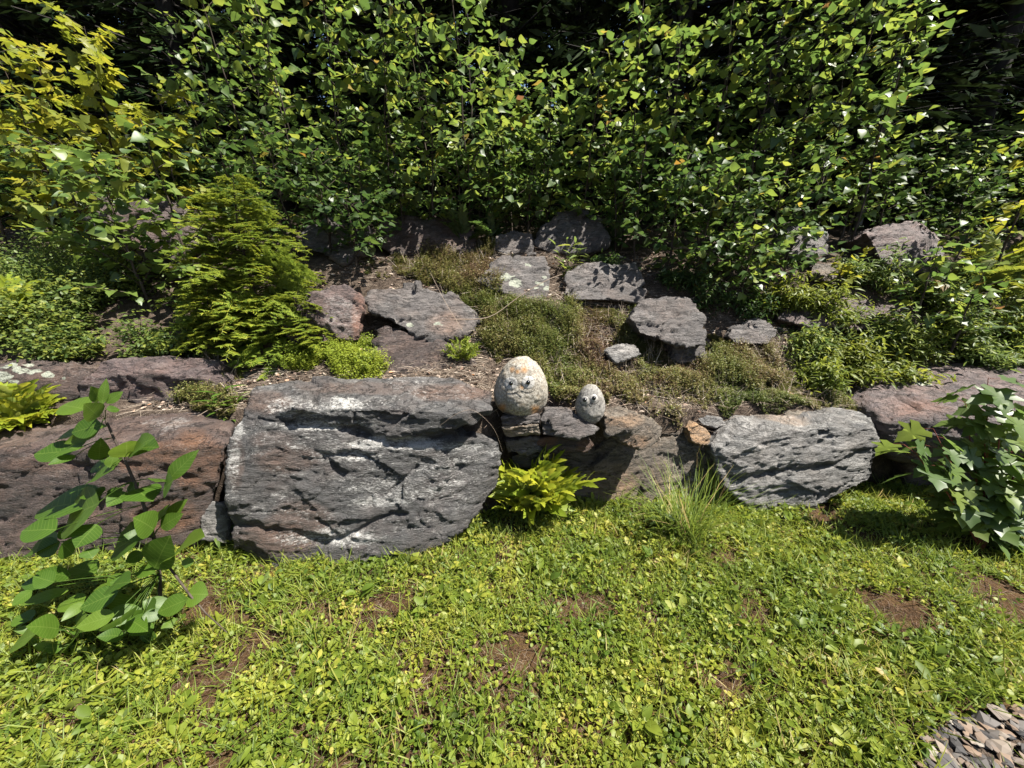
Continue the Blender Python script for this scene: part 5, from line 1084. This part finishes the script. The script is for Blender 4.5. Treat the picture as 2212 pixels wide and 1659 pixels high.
for q in gp[:290]:
    o = link('stone', CH[rg.integers(0, 6)], gv, q+[0, 0, .016+rg.uniform(0, .012)]); s = rg.uniform(.016, .05)*(1.5 if rg.random() < .12 else 1); o.scale = (s, s, s); o.rotation_euler = (rg.normal(0, .3), rg.normal(0, .3), rg.uniform(0, 6.28))

# the lawn's ground cover
BARE = [(510, 1335, 60, 25), (330, 1500, 90, 35), (100, 1560, 110, 45), (690, 1330, 70, 20), (850, 1430, 45, 25), (640, 1420, 40, 20), (1180, 1440, 60, 25), (1290, 1580, 60, 20), (1230, 1690, 50, 40), (470, 1650, 40, 40), (1750, 1370, 50, 14), (1960, 1560, 60, 30), (1000, 1330, 30, 14), (560, 1230, 60, 14)]
def lawn_points(n, seed, thr):
    n = int(n*1.31); rg = np.random.default_rng(seed); x = rg.uniform(-4.7, 5.1, n); y = rg.uniform(.75, 2.75, n); z = lawn_h(x, y); p = np.stack([x, y, z], -1); px, py = proj(p)
    k = (px > -800) & (px < 3000) & (py < 1900) & (y < YW(x)+.02) & ~in_poly(px, py, GRAV)
    d = fbm(p*np.array([3.2, 3.2, 0]), 3, 77)
    px = px+30*fbm(p*np.array([7, 7, 0.]), 3, 81); py = py+18*fbm(p*np.array([7, 7, 0.]), 3, 82)
    for (bx, by, rx, ry) in BARE: d -= 0.55*np.clip(1.3-((px-bx)/rx)**2-((py-by)/ry)**2, 0, 1)
    k &= d+rg.normal(0, .2, n) > thr
    return p[k], d[k], rg
def rosettes(name, label, n, seed, thr, nleaf, lsz, tpls, mat, tnt, el, lift=.012):
    p, d, rg = lawn_points(n, seed, thr); m = len(p); mb = MB(); tn = np.clip(tnt[0]+tnt[1]*fbm(p*np.array([5, 5, 0.]), 3, seed+1)+rg.normal(0, .12, m), .01, .96); ls = rg.uniform(*lsz, m); p = p+np.stack([0*ls, 0*ls, lift*2.2*np.clip(fbm(p*np.array([9, 9, 0.]), 2, seed+6)+.2, 0, 1.2)], -1)
    for j in range(nleaf):
        u = rg.random(m) < .9; a = j*2.4+rg.uniform(0, 6.28, m); e = rg.uniform(*el, m)
        dd = np.stack([np.cos(a)*np.cos(e), np.sin(a)*np.cos(e), np.sin(e)], -1); q = p+dd*(ls*.25)[:, None]+np.stack([0*a, 0*a, rg.uniform(0, lift*2, m)], -1)
        R = frames(dd, np.array([[0, 0, 1.0]])+rg.normal(0, .55, (m, 3))); v = rg.integers(0, len(tpls), m)
        for k in range(len(tpls)):
            s = u & (v == k); mb.scatter(tpls[k], q[s], R[s], (ls*rg.uniform(.7, 1.15, m))[s], np.clip(tn+rg.normal(0, .07, m), .01, .99)[s])
    return tag(link(name, mb.mesh(name, mat)), label, 'ground cover', None, 'stuff')
rosettes('clover_cover', 'small round-leaved ground cover over the lawn', 40000, 601, -.62, 4, (.012, .024), ROUND, M['cover'], (.44, .36), (.1, 1.0))
rosettes('weed_cover', 'spoon-leaved weed rosettes over the lawn', 7600, 602, -.35, 6, (.028, .052), SPOON, M['cover'], (.42, .28), (.15, .9))
rosettes('broad_weeds', 'larger oval-leaved weeds scattered through the lawn', 900, 603, -.1, 5, (.04, .07), OVAL, M['cover'], (.35, .28), (.2, .9))
rosettes('lawn_grass', 'short grass blades through the lawn', 26000, 604, -.8, 2, (.05, .11), [BLADE], M['grass'], (.5, .3), (.5, 1.35), .004)
rosettes('lawn_moss', 'brown moss and dead stalks showing between the lawn weeds', 60000, 605, -2.6, 1, (.02, .05), [STRAW], M['straw'], (.22, .35), (-.1, .5), .002)
